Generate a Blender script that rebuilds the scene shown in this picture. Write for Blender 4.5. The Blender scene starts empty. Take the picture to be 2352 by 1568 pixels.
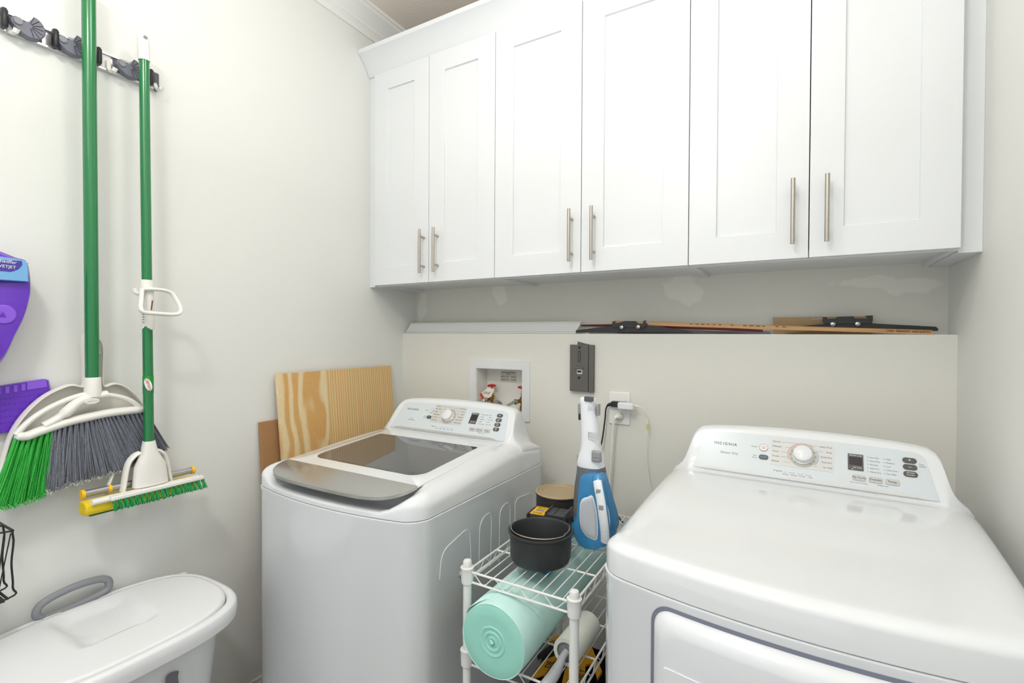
import bpy, bmesh, math, random
from mathutils import Vector, Matrix
random.seed(7)
PI = math.pi
SC = bpy.context.scene
COL = SC.collection

# ---------------------------------------------------------------- camera
CF, CYAW, CPIT, CROL = 1114.7657, 0.5220, -0.0116, 0.0052
CPOS = Vector((1.7684, -1.9223, 1.42))
_fw = Vector((-math.sin(CYAW)*math.cos(CPIT), math.cos(CYAW)*math.cos(CPIT), math.sin(CPIT)))
_rt = Vector((math.cos(CYAW), math.sin(CYAW), 0)); _up = _rt.cross(_fw)
RT = _rt*math.cos(CROL)+_up*math.sin(CROL); UP = _up*math.cos(CROL)-_rt*math.sin(CROL)
cam = bpy.data.cameras.new('camera'); camo = bpy.data.objects.new('camera', cam); COL.objects.link(camo)
cam.sensor_width = 36; cam.lens = CF/2352*36; cam.clip_start = .02
m = Matrix((RT, UP, -_fw)).transposed().to_4x4(); m.translation = CPOS
camo.matrix_world = m; SC.camera = camo

# ---------------------------------------------------------------- light
SC.view_settings.view_transform = 'Standard'; SC.view_settings.look = 'None'
SC.view_settings.exposure = -.03; SC.view_settings.gamma = 1; SC.view_settings.use_curve_mapping = False
world = bpy.data.worlds.new('world'); SC.world = world; world.use_nodes = True
world.node_tree.nodes['Background'].inputs[0].default_value = (.93, .97, 1, 1)
world.node_tree.nodes['Background'].inputs[1].default_value = .95      # daylight of the hall behind the open front
LX, LY, CEIL = 1.15, -1.08, 2.935
def area_light(name, kind, loc, size, watts, rot=(0,0,0), color=(1,.995,.985)):
    l = bpy.data.lights.new(name, kind); l.energy = watts; l.color = color
    if kind == 'AREA': l.shape = 'DISK'; l.size = size
    else: l.shadow_soft_size = size
    o = bpy.data.objects.new(name, l); COL.objects.link(o); o.location = loc; o.rotation_euler = rot; return o
area_light('globe_light', 'POINT', (LX, LY, CEIL-.17), .12, 8.5)                        # globe lamp over the machines
area_light('entry_fill', 'AREA', (1.2, -2.25, CEIL-.032), .32, 18)                      # added fill over the entry to brighten the lower room
area_light('bounce_fill', 'AREA', (1.3, -1.7, 2.0), .5, 14, (PI,0,0), (.98,.99,1))         # added fill turned to the ceiling, like a photographer's bounced flash

# ---------------------------------------------------------------- helpers
def at(px, py, ax, val):
    """the point of the photo pixel on the world plane axis=val"""
    d = _fw + RT*((px-1176)/CF) - UP*((py-784)/CF)
    t = (val-CPOS[ax])/d[ax]
    return CPOS + d*t

def lin(c): return tuple((x/12.92 if x <= .04045 else ((x+.055)/1.055)**2.4) for x in [v/255 for v in c])
MATS = {}
def mat(name, rgb, rough=.5, metal=0., spec=.5, coat=0., noise=0., nscale=200., trans=0., alpha=1., var=0., vscale=6.):
    if name in MATS: return MATS[name]
    m = bpy.data.materials.new(name); m.use_nodes = True; nt = m.node_tree; b = nt.nodes['Principled BSDF']
    c = lin(rgb)+(1,)
    b.inputs['Base Color'].default_value = c; b.inputs['Roughness'].default_value = rough
    b.inputs['Metallic'].default_value = metal; b.inputs['Specular IOR Level'].default_value = spec
    b.inputs['Coat Weight'].default_value = coat; b.inputs['Coat Roughness'].default_value = .05
    b.inputs['Transmission Weight'].default_value = trans; b.inputs['Alpha'].default_value = alpha
    tc = nt.nodes.new('ShaderNodeTexCoord')
    if noise:
        n = nt.nodes.new('ShaderNodeTexNoise'); n.inputs['Scale'].default_value = nscale; n.inputs['Detail'].default_value = 3
        bp = nt.nodes.new('ShaderNodeBump'); bp.inputs['Strength'].default_value = noise; bp.inputs['Distance'].default_value = .002
        nt.links.new(tc.outputs['Object'], n.inputs['Vector']); nt.links.new(n.outputs['Fac'], bp.inputs['Height'])
        nt.links.new(bp.outputs['Normal'], b.inputs['Normal'])
    if var:
        n = nt.nodes.new('ShaderNodeTexNoise'); n.inputs['Scale'].default_value = vscale; n.inputs['Detail'].default_value = 4
        mx = nt.nodes.new('ShaderNodeMix'); mx.data_type = 'RGBA'
        mx.inputs[6].default_value = tuple(x*(1-var) for x in c[:3])+(1,); mx.inputs[7].default_value = tuple(min(1, x*(1+var)) for x in c[:3])+(1,)
        nt.links.new(tc.outputs['Object'], n.inputs['Vector']); nt.links.new(n.outputs['Fac'], mx.inputs[0])
        nt.links.new(mx.outputs[2], b.inputs['Base Color'])
    MATS[name] = m; return m

class MB:
    def __init__(s): s.v = []; s.f = []
    def add(s, vs, fs):
        o = len(s.v); s.v += [Vector(p) for p in vs]; s.f += [tuple(i+o for i in f) for f in fs]; return s
    def box(s, a, b):
        x0, y0, z0 = a; x1, y1, z1 = b
        return s.add([(x0,y0,z0),(x1,y0,z0),(x1,y1,z0),(x0,y1,z0),(x0,y0,z1),(x1,y0,z1),(x1,y1,z1),(x0,y1,z1)],
                     [(0,3,2,1),(4,5,6,7),(0,1,5,4),(1,2,6,5),(2,3,7,6),(3,0,4,7)])
    def loft(s, rings, cap=True, closed=True):
        n = len(rings[0]); vs = [p for r in rings for p in r]; fs = []
        for k in range(len(rings)-1):
            for i in range(n if closed else n-1):
                j = (i+1) % n; fs.append((k*n+i, k*n+j, (k+1)*n+j, (k+1)*n+i))
        if cap: fs += [tuple(range(n))[::-1], tuple((len(rings)-1)*n+i for i in range(n))]
        return s.add(vs, fs)
    def tube(s, path, r, n=10, cap=True, flat=None):
        """r a number or a list; flat=(axis vector, factor) squashes the section along an axis"""
        P = [Vector(p) for p in path]; m = len(P); rr = r if isinstance(r, (list, tuple)) else [r]*m
        t0 = (P[1]-P[0]).normalized(); ref = Vector((0,0,1)) if abs(t0.z) < .9 else Vector((1,0,0))
        u = t0.cross(ref).normalized(); rings = []
        for i in range(m):
            t = (P[min(i+1,m-1)]-P[max(i-1,0)]).normalized()
            u = (u-t*u.dot(t)).normalized(); w = t.cross(u)
            ring = []
            for k in range(n):
                a = 2*PI*k/n; o = (u*math.cos(a)+w*math.sin(a))*rr[i]
                if flat: ax = Vector(flat[0]).normalized(); o = o+ax*(o.dot(ax))*(flat[1]-1)
                ring.append(P[i]+o)
            rings.append(ring)
        return s.loft(rings, cap)
    def cyl(s, a, b, r, n=20, r2=None): return s.tube([a, b], [r, r if r2 is None else r2], n)
    def lathe(s, prof, c=(0,0,0), n=40, M=None, cap=True):
        c = Vector(c); rings = []
        for r, z in prof:
            ring = [Vector((r*math.cos(2*PI*k/n), r*math.sin(2*PI*k/n), z)) for k in range(n)]
            rings.append([(M @ p if M else p+c) for p in ring])
        return s.loft(rings, cap)
    def prism(s, poly, ext):
        """poly 3-D outline swept by the vector ext"""
        e = Vector(ext); P = [Vector(p) for p in poly]; return s.loft([P, [p+e for p in P]], True)
    def sphere(s, c, r, n=16, sc=(1,1,1)):
        c = Vector(c); rings = []
        for i in range(1, n//2):
            a = PI*i/(n//2); rings.append([c+Vector((math.sin(a)*math.cos(2*PI*k/n)*r*sc[0], math.sin(a)*math.sin(2*PI*k/n)*r*sc[1], math.cos(a)*r*sc[2])) for k in range(n)])
        o = len(s.v); s.loft(rings, False); nr = len(rings)
        s.v += [c+Vector((0,0,r*sc[2])), c-Vector((0,0,r*sc[2]))]; t = len(s.v)-2
        for k in range(n):
            s.f.append((t, o+k, o+(k+1) % n)); s.f.append((t+1, o+(nr-1)*n+(k+1) % n, o+(nr-1)*n+k))
        return s
    def text(s, txt, M, size=.01, align='LEFT', sx=1., d=.0003, sh=0):
        cu = bpy.data.curves.new('t', 'FONT'); cu.body = txt; cu.size = size; cu.align_x = align; cu.align_y = 'CENTER'
        cu.extrude = d; cu.shear = sh; cu.resolution_u = 2
        ob = bpy.data.objects.new('t', cu); me = bpy.data.meshes.new_from_object(ob)
        vs = [M @ Vector((v.co.x*sx, v.co.y, v.co.z)) for v in me.vertices]
        s.add(vs, [tuple(p.vertices) for p in me.polygons])
        bpy.data.objects.remove(ob); bpy.data.curves.remove(cu); bpy.data.meshes.remove(me); return s

WM = {}
def thing(name, label, cat, loc=(0,0,0), rz=0, group=None):
    o = bpy.data.objects.new(name, None); COL.objects.link(o); o.empty_display_size = .05
    o.location = loc; o.rotation_euler = (0,0,rz); o['label'] = label; o['category'] = cat
    if group: o['group'] = group
    WM[o.name] = Matrix.Translation(Vector(loc)) @ Matrix.Rotation(rz, 4, 'Z'); return o
def part(name, mb, m, parent=None, bevel=0, smooth=35, local=False, label=None, seg=2, tri=False, solid=0):
    """mesh given in world coordinates (or in the thing's own when local) linked as ONE object"""
    me = bpy.data.meshes.new(name); W = WM[parent.name] if parent else Matrix.Identity(4)
    me.from_pydata([tuple(v) for v in mb.v], [], mb.f)
    if parent and not local: me.transform(W.inverted())
    bm = bmesh.new(); bm.from_mesh(me)
    bmesh.ops.remove_doubles(bm, verts=bm.verts, dist=1e-6) if bevel else None
    bmesh.ops.recalc_face_normals(bm, faces=bm.faces); bm.to_mesh(me); bm.free()
    if smooth: me.shade_smooth(); me.set_sharp_from_angle(angle=math.radians(smooth))
    me.materials.append(m)
    o = bpy.data.objects.new(name, me); COL.objects.link(o)
    if parent: o.parent = parent
    WM[o.name] = W
    if bevel:
        b = o.modifiers.new('bevel', 'BEVEL'); b.width = bevel; b.segments = seg; b.limit_method = 'ANGLE'; b.angle_limit = math.radians(40); b.harden_normals = False
    if solid: sm = o.modifiers.new('solid', 'SOLIDIFY'); sm.thickness = solid
    if label: o['label'] = label
    return o
def struct(name, mb, m, **k):
    o = part(name, mb, m, **k); o['kind'] = 'structure'; return o
def tag(o, label, cat, group=None, kind=None):
    o['label'] = label; o['category'] = cat
    if group: o['group'] = group
    if kind: o['kind'] = kind
    return o
def rrect(w0, w1, h0, h1, r, n=6):
    """rounded rectangle outline in 2-D; r a number or four radii (from lower left, ccw)"""
    r = r if isinstance(r, (list, tuple)) else [r]*4; out = []
    for (cx, cy, a0, q) in ((w0,h0,PI,0),(w1,h0,1.5*PI,1),(w1,h1,0,2),(w0,h1,.5*PI,3)):
        rr = max(r[q], 1e-5); sx = 1 if cx == w0 else -1; sy = 1 if cy == h0 else -1
        for k in range(n+1):
            a = a0+.5*PI*k/n; out.append((cx+sx*rr+rr*math.cos(a), cy+sy*rr+rr*math.sin(a)))
    return out
def bez(pts, n=8):
    """Catmull-Rom through the points"""
    P = [Vector(p) for p in pts]; out = []
    for i in range(len(P)-1):
        a = P[max(i-1,0)]; b = P[i]; c = P[i+1]; d = P[min(i+2, len(P)-1)]
        for k in range(n):
            t = k/n; out.append(.5*((2*b)+(c-a)*t+(2*a-5*b+4*c-d)*t*t+(3*b-a-3*c+d)*t**3))
    out.append(P[-1]); return out
def fillet(pts, r, n=5):
    P = [Vector(p) for p in pts]; out = [P[0]]
    for i in range(1, len(P)-1):
        a, b, c = P[i-1], P[i], P[i+1]; ra = min(r, (a-b).length*.45); rc = min(r, (c-b).length*.45)
        p = b+(a-b).normalized()*ra; q = b+(c-b).normalized()*rc
        for k in range(n+1): t = k/n; out.append(p*(1-t)**2+b*2*t*(1-t)+q*t*t)
    out.append(P[-1]); return out
def frame(o, u, v):
    u = Vector(u).normalized(); v = Vector(v).normalized(); n = u.cross(v)
    M = Matrix((u, v, n)).transposed().to_4x4(); M.translation = Vector(o); return M
def plate(mb, M, pts, d0, d1): return mb.prism([M @ Vector((x, y, d0)) for x, y in pts], M.to_3x3() @ Vector((0,0,d1-d0)))
def sm(a, b, x):
    t = min(1, max(0, (x-a)/(b-a))); return t*t*(3-2*t)

# ---------------------------------------------------------------- materials
wallm = mat('wall_paint', (232,233,229), .75, spec=.3, noise=.10, nscale=260)
ceilm = mat('ceiling_paint', (240,230,219), .9, spec=.2, noise=.6, nscale=90)
trimm = mat('trim_paint', (240,240,237), .4)
cabm = mat('cabinet_paint', (231,234,236), .32)
nickel = mat('brushed_nickel', (184,177,168), .33, metal=1)
appl = mat('white_enamel', (229,232,235), .12, coat=.5)
applp = mat('white_plastic_gloss', (229,232,234), .10, coat=.4)
facem = mat('console_face', (212,220,224), .22)
silver = mat('silver_plastic', (176,176,172), .2, metal=.55)
warmgray = mat('warm_gray_print', (186,183,174), .4)
lgray = mat('light_gray_print', (212,213,211), .4)
darkb = mat('charcoal_button', (84,82,79), .35)
keym = mat('grey_key', (196,196,194), .35)
inkm = mat('ink', (70,72,74), .6)
inkl = mat('ink_light', (128,130,132), .6)
whitei = mat('white_print', (235,235,235), .6)
redi = mat('red_print', (214,84,74), .6)
bluei = mat('blue_print', (74,140,214), .6)
chrome = mat('chrome', (215,215,215), .08, metal=1)
wire = mat('white_epoxy_wire', (232,232,230), .35)
blackp = mat('black_plastic', (34,35,38), .4)
blackm = mat('black_metal', (44,44,46), .5)
green = mat('green_pole_paint', (26,122,66), .22, coat=.4)
whitep = mat('white_plastic', (238,236,230), .4)
purple = mat('purple_plastic', (98,40,186), .25, coat=.3)
lpurple = mat('light_purple_plastic', (140,90,222), .3)
gray = mat('grey_plastic', (134,135,139), .45)
dgray = mat('slate_plastic', (88,89,98), .5)
yellow = mat('yellow_plastic', (250,196,10), .45)
steel = mat('steel', (190,190,192), .3, metal=1)
floorm = mat('floor_tile', (128,122,114), .5, var=.15, vscale=9)

# ---------------------------------------------------------------- the room
W = 2.2; E_ = .107; ZL = 1.4305
DP = 2.55                                                    # room depth
ZB, ZT, YD = 1.6563, 2.6532, -.2406                          # cabinet doors
struct('floor', MB().box((-.1,-DP-1.2,-.1), (W+.1,.3,0)), floorm)
struct('ceiling', MB().box((-.1,-DP,CEIL), (W+.1,.3,CEIL+.1)), ceilm)
struct('wall_left', MB().box((-.1,-DP,0), (0,.3,CEIL)), wallm)
struct('wall_right', MB().box((W,-DP,0), (W+.1,.3,CEIL)), wallm)
def patched_wall():
    m = bpy.data.materials.new('patched_wall_paint'); m.use_nodes = True; nt = m.node_tree; N = nt.nodes.new; L = nt.links.new
    b = nt.nodes['Principled BSDF']; b.inputs['Roughness'].default_value = .75; b.inputs['Specular IOR Level'].default_value = .3
    tc = N('ShaderNodeTexCoord'); nz = N('ShaderNodeTexNoise'); nz.inputs['Scale'].default_value = 14; nz.inputs['Detail'].default_value = 5
    L(tc.outputs['Object'], nz.inputs['Vector'])
    acc = None
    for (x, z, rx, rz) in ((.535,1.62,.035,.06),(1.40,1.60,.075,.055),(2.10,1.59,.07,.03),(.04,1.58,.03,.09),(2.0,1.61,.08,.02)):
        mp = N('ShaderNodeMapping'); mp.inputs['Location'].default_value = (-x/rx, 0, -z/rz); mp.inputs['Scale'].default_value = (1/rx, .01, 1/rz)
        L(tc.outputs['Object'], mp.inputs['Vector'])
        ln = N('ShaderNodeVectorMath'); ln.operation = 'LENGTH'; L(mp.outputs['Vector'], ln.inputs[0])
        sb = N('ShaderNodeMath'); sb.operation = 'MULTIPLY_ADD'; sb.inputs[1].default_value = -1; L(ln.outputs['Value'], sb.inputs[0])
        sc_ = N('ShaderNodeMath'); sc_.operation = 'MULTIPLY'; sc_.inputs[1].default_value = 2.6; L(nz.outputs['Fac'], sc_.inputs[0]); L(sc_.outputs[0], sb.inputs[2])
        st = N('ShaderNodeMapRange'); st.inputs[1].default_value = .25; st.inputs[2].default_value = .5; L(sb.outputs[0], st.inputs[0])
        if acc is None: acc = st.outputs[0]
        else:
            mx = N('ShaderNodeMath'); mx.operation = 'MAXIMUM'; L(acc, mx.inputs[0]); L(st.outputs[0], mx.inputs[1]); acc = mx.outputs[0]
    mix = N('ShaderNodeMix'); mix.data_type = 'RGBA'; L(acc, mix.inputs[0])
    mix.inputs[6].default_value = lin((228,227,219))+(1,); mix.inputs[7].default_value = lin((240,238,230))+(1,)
    L(mix.outputs[2], b.inputs['Base Color'])
    n2 = N('ShaderNodeTexNoise'); n2.inputs['Scale'].default_value = 260; L(tc.outputs['Object'], n2.inputs['Vector'])
    bp = N('ShaderNodeBump'); bp.inputs['Strength'].default_value = .10; bp.inputs['Distance'].default_value = .002
    L(n2.outputs['Fac'], bp.inputs['Height']); L(bp.outputs['Normal'], b.inputs['Normal']); return m
# back wall: upper part set back behind a ledge, lower part with the hole for the valve box
BX0, BX1, BZ0, BZ1 = .469, .7185, 1.05, 1.2665
wb = MB().box((0,E_,0), (W,.3,CEIL))
wb.box((0,0,0), (BX0,E_,ZL)).box((BX1,0,0), (W,E_,ZL)).box((BX0,0,BZ1), (BX1,E_,ZL)).box((BX0,0,0), (BX1,E_,BZ0))
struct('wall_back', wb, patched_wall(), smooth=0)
struct('baseboard_back', MB().box((0,-.014,0), (W,0,.085)).box((0,-.009,.085), (W,0,.1)), trimm)
struct('baseboard_left', MB().box((0,-DP,0), (.014,-.014,.085)).box((0,-DP,.085), (.009,-.014,.1)), trimm)
struct('baseboard_right', MB().box((W-.014,-DP,0), (W,-.014,.085)).box((W-.009,-DP,.085), (W,-.014,.1)), trimm)
# front of the closet: two short returns and a header, open to the bright hall
struct('wall_front', MB().box((-.1,-DP-.1,0), (.18,-DP,CEIL)).box((W-.18,-DP-.1,0), (W+.1,-DP,CEIL)).box((.18,-DP-.1,2.3), (W-.18,-DP,CEIL)), wallm)
# crown moulding along the left wall
cp = [(0,2.836),(.010,2.836),(.012,2.848),(.016,2.856),(.024,2.864),(.030,2.868),(.032,2.876),(.040,2.884),(.054,2.897),(.070,2.907),(.082,2.913),(.084,2.921),(.094,2.923),(.096,CEIL),(0,CEIL)]
struct('trim_1', MB().prism([(x,-DP,z) for x, z in cp], (0,DP+E_,0)), trimm, smooth=25)
struct('trim_2', MB().prism([(W-x,-DP,z) for x, z in cp], (0,DP+E_,0)), trimm, smooth=25)
# filler strips either side of the cabinets, cabinet crown
struct('trim_3', MB().box((0,-.228,ZB-.006), (.036,E_,ZT)), cabm, bevel=.001)
struct('trim_4', MB().box((2.151,-.208,ZB-.010), (W,E_,ZT)), cabm, bevel=.001)
cr = [(-.18,ZT-.002),(-.236,ZT-.002),(-.243,ZT+.006),(-.250,ZT+.022),(-.262,ZT+.040),(-.282,ZT+.062),(-.300,ZT+.076),(-.306,ZT+.079),(-.306,ZT+.098),(-.18,ZT+.098)]
struct('trim_5', MB().prism([(0.002,y,z) for y, z in cr], (W-.004,0,0)), cabm, smooth=30)
# globe lamp base, then trim ring of the added entry fill (above the frame)
t = thing('ceiling_light', 'round white ceiling light base above the machines', 'ceiling light', (LX,LY,CEIL))
part('base', MB().lathe([(.001,0),(.09,0),(.09,-.014),(.06,-.022),(.03,-.030),(.001,-.031)], (LX,LY,CEIL), 40), whitep, t)
t = thing('ceiling_light', 'round white trim ring of the added fill light over the entry', 'ceiling light', (1.2,-2.25,CEIL))
part('trim_ring', MB().lathe([(.165,-.001),(.19,-.001),(.192,-.012),(.185,-.018),(.165,-.02),(.16,-.012),(.16,-.004)], (1.2,-2.25,CEIL), 48, cap=False), whitep, t)

# ---------------------------------------------------------------- wall cabinets
XS = [.0385,.3722,.7163,1.0922,1.4709,1.8103,2.1506]
def door(x0, x1, parent, hside):
    g = .0013; x0 += g; x1 -= g; y0 = YD; y1 = YD+.019; yr = YD+.0085; s = .0835
    z0, z1 = ZB, ZT
    xi0, xi1, zi0, zi1 = x0+s, x1-s, z0+s, z1-s; b = .0012
    V = [(x0,y0,z0),(x1,y0,z0),(x1,y0,z1),(x0,y0,z1),(xi0,y0,zi0),(xi1,y0,zi0),(xi1,y0,zi1),(xi0,y0,zi1),
         (xi0+b,yr,zi0+b),(xi1-b,yr,zi0+b),(xi1-b,yr,zi1-b),(xi0+b,yr,zi1-b),(x0,y1,z0),(x1,y1,z0),(x1,y1,z1),(x0,y1,z1)]
    F = []
    for i in range(4):
        j = (i+1) % 4; F += [(i,j,4+j,4+i),(4+i,4+j,8+j,8+i),(12+i,12+j,j,i)]
    F += [(8,9,10,11),(12,15,14,13)]
    d = part('door', MB().add(V, F), cabm, parent, smooth=0, bevel=.0008, seg=1)
    hx = (x1-.0242) if hside > 0 else (x0+.0500-.0)
    hx = {0:.3478,1:.4256,2:1.0574,3:1.1440,4:1.7686,5:1.8533}[hside_i[0]]
    hb = MB(); yb = YD-.034
    hb.tube([(hx,yb,1.694),(hx,yb,1.8865)], .0062, 16)
    for z in (1.7265,1.854): hb.tube([(hx,yb,z),(hx,YD+.001,z)], .0048, 12)
    part('handle', hb, nickel, d, bevel=.0006, seg=1, label='brushed nickel bar handle')
labs = ['white two-door shaker wall cabinet next to the left wall, above the washer',
        'middle white two-door shaker wall cabinet, above the pale hookup box and bracket',
        'white two-door shaker wall cabinet furthest right, above the dryer']
for c in range(3):
    xa, xb = XS[2*c], XS[2*c+2]
    t = thing('wall_cabinet', labs[c], 'cabinet', ((xa+xb)/2, -.05, ZB), 0, 'white shaker wall cabinets')
    ya = YD+.0205; z0 = ZB-.004
    b = MB().box((xa+.0005,ya,z0), (xa+.018,E_,ZT)).box((xb-.018,ya,z0), (xb-.0005,E_,ZT)).box((xa+.018,ya+.0,z0+.010), (xb-.018,E_,z0+.028)).box((xa+.018,ya,ZT-.018), (xb-.018,E_,ZT))
    b.box((xa+.018,E_-.012,z0+.028), (xb-.018,E_,ZT-.018)).box((xa+.018,ya,z0), (xb-.018,ya+.016,z0+.010))
    part('body', b, cabm, t, smooth=0)
    for k in range(2):
        hside_i = [2*c+k]; door(XS[2*c+k], XS[2*c+k+1], t, 1)

# ---------------------------------------------------------------- appliances
HWX = .354
def outline(n=14, rf=.055, rb=.03, grow=0., bulge=.046):
    base = rrect(-HWX-grow, HWX+grow, -.372-grow, .375+grow, [rf,rf,rb,rb], 7)
    # densify the straight runs
    out = []
    for i in range(len(base)):
        a = base[i]; b = base[(i+1) % len(base)]; L = math.hypot(b[0]-a[0], b[1]-a[1]); k = max(1, int(L/.03))
        for j in range(k): out.append((a[0]+(b[0]-a[0])*j/k, a[1]+(b[1]-a[1])*j/k))
    return [(x, y-bulge*(1-min(1, abs(x)/HWX)**2)*sm(-.25, -.36, y)) for x, y in out]
def ztop(y): return .985+.035*sm(-.42, .18, y) if y < .18 else 1.02-.02*sm(.18,.375,y)
def top_cover(scoop, rad, hgt, srad, shgt):
    O = outline(); mb = MB(); rings = []
    rings.append([(x,y,.9215) for x, y in O])
    ds = [0,.0015,.005,.010,.017,.026,.038,.052,.070,.095,.13,.17,.22,.27,.32]
    for d in ds:
        ring = []
        for x, y in O:
            fx = 1-d/HWX; fy = 1-d/.375; X = x*fx; Y = y*fy
            side = sm(.20,.345,abs(x))*sm(-.37,-.30,y); rd = rad+(srad-rad)*side; hg = hgt+(shgt-hgt)*side
            if d < rd: q = 1-d/rd; dr = hg*(1-math.sqrt(max(0, 1-q*q)))
            else: dr = 0
            z = ztop(Y)-dr
            if scoop:
                w = 1-sm(.225,.330,abs(X)); w *= 1-sm(-.335,-.255,Y)
                zz = .932+.004*sm(0,.006,d)-.003*sm(.010,.04,d)
                z = z*(1-w)+min(z, zz)*w
            ring.append((X,Y,z))
        rings.append(ring)
    mb.loft(rings, True); return mb
FM = frame((0,.178,1.02), (1,0,0), (0,.087,.114))        # console face frame: u along x, v up the slope
def console_body():
    st = [(0,1.1520),(.08,1.1512),(.15,1.149),(.21,1.1455),(.25,1.142),(.272,1.138),(.286,1.130),(.294,1.118),(.299,1.100),(.304,1.078),(.310,1.055),(.318,1.038),(.328,1.026),(.340,1.015),(.350,1.000)]
    st = [(-x, z) for x, z in st[:0:-1]]+st; rings = []
    for x, zt in st:
        k = .763; a = abs(x); zb = .972; fl = sm(.296,.352,a); H = zt-zb; r = min(.012, H*.2)
        fy = lambda z: .1765+k*max(0, z-1.018)+.030*fl
        yt = fy(zt); back = .374
        ybt = min(yt+.045, back-.01)
        ring = [(x,fy(zb),zb),(x,fy(zb+.35*H),zb+.35*H),(x,fy(zb+.7*H),zb+.7*H),(x,fy(zt-r),zt-r),(x,fy(zt-r*.45),zt-r*.45),(x,yt+.004,zt-r*.08),(x,yt+.016,zt),(x,yt+.03,zt-.06*r),
                (x,ybt,zt-.06*H),(x,ybt+(back-ybt)*.45,zt-.30*H),(x,ybt+(back-ybt)*.8,zt-.58*H),(x,back,zt-.85*H),(x,back,zb-.01)]
        rings.append(ring)
    return MB().loft(rings, True)
def pill(u, v, w, h): return [(u+x, v+y) for x, y in rrect(-w/2, w/2, -h/2, h/2, h*.48)]
def arcpts(cu, cv, r0, r1, a0, a1, n=24):
    return [(cu+r1*math.cos(a0+(a1-a0)*k/n), cv+r1*math.sin(a0+(a1-a0)*k/n)) for k in range(n+1)]+[(cu+r0*math.cos(a1-(a1-a0)*k/n), cv+r0*math.sin(a1-(a1-a0)*k/n)) for k in range(n+1)]
def console(t, kind):
    L = dict(local=True); w = kind == 'w'
    c = part('console', console_body(), applp, t, smooth=50, **L)
    fp = [(-.284,.010),(.284,.010),(.268,.098)]
    for k in range(7): a = PI*.0+PI/2*k/6*.9; fp.append((.236+.030*math.cos(a), .108+.026*math.sin(a)))
    for k in range(1,9): x = .236-.472*k/9; fp.append((x, .1345+.0055*(1-(x/.25)**2)))
    for k in range(7): a = PI/2+PI/2*k/6*.9+.15; fp.append((-.236+.030*math.cos(a), .108+.026*math.sin(a)))
    fp.append((-.268,.098))
    face = part('control_panel', plate(MB(), FM, fp, -.001, .0014), facem, c, local=True, bevel=.0006, label='pale grey control panel')
    def P(name, pts, m, d=.0022, base=.001, par=c, **k): return part(name, plate(MB(), FM, pts, base, d), m, par, local=True, **k)
    # strip along the foot of the panel
    P('panel_strip', [(-.262,.0112),(.25,.0112),(.238,.0165),(.22,.0185),(-.235,.0185),(-.252,.0165)], warmgray if w else lgray, .0020)
    bx = (-.090,.068,.053,.134) if w else (-.080,.072,.049,.128)
    P('dial_backplate', rrect(bx[0],bx[1],bx[2],bx[3],.004), lgray if not w else mat('dial_grey', (205,204,198), .4), .0020)
    dc = (-.005,.0865) if w else (.0,.0865)
    ring = P('dial_ring', arcpts(dc[0],dc[1],0.001,.0335 if w else .034,0,2*PI,40), warmgray, .0028)
    tk = MB()
    for k in range(14):
        a = PI*.5+2*PI*(k+.5)/14
        if 250 < math.degrees(a) % 360 < 290: continue
        ca, sa = math.cos(a), math.sin(a)
        plate(tk, FM, [(dc[0]+ca*.0275-sa*.0006, dc[1]+sa*.0275+ca*.0006),(dc[0]+ca*.0275+sa*.0006, dc[1]+sa*.0275-ca*.0006),(dc[0]+ca*.0310+sa*.0006, dc[1]+sa*.0310-ca*.0006),(dc[0]+ca*.0310-sa*.0006, dc[1]+sa*.0310+ca*.0006)], .0028, .0031)
    KM = FM @ Matrix.Translation((dc[0], dc[1], .0028))
    kn = MB().lathe([(.0245,0),(.0245,.003),(.0235,.004),(.0232,.016),(.0222,.0195),(.020,.021),(.001,.0225)], n=48, M=KM)
    part('dial', kn, applp, c, local=True, label='round white selector dial')
    part('dial_skirt', MB().lathe([(.0262,0),(.0262,.0022),(.0246,.003)], n=48, M=KM), chrome, c, local=True)
    part('dial_tick_marks', tk, inkm, c, local=True)
    if not w:
        P('sensor_arc', arcpts(dc[0],dc[1],.0362,.0372,math.radians(48),math.radians(208)), redi, .0024)
        P('manual_arc', arcpts(dc[0],dc[1],.0362,.0372,math.radians(-38),math.radians(30)), bluei, .0024)
    # power and start buttons
    pu, pv = (-.1045,.104) if w else (-.098,.0978)
    pb = P('power_button', arcpts(pu,pv,.0005,.0108,0,2*PI,32), applp, .0032)
    P('power_ring', arcpts(pu,pv,.0104,.0112,0,2*PI,32), inkl, .0034)
    pm = plate(MB(), FM, arcpts(pu,pv,.0038,.0048,math.radians(125),math.radians(415),20), .0032, .0036)
    plate(pm, FM, rrect(pu-.0005,pu+.0005,pv+.0005,pv+.006,.0001,1), .0032, .0036)
    part('power_symbol', pm, redi, c, local=True)
    su, sv = (-.1015,.0735) if w else (-.0965,.068)
    P('start_button', pill(su, sv, .0245, .0145), darkb, .0036, bevel=.0008)
    sy = MB(); plate(sy, FM, [(su-.006,sv-.003),(su-.0005,sv),(su-.006,sv+.003)], .0036, .004)
    for q in (.0015,.0045): plate(sy, FM, [(su+q-.0007,sv-.003),(su+q+.0007,sv-.003),(su+q+.0007,sv+.003),(su+q-.0007,sv+.003)], .0036, .004)
    part('start_symbol', sy, bluei, c, local=True)
    # display
    du = (.100,.134,.066,.114) if w else (.103,.137,.063,.1095)
    P('display', rrect(du[0],du[1],du[2],du[3],.0015), mat('display_grey', (88,86,84), .3), .0026)
    P('display_window', rrect(du[0]+.003,du[1]-.003,du[2]+.0145,du[3]-.009,.0005), blackp, .0029)
    dt = MB(); T = lambda mb, s, u, v, size, al='LEFT', d=.0032, **k: mb.text(s, FM @ Matrix.Translation((u, v, d)), size, al, **k)
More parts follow.
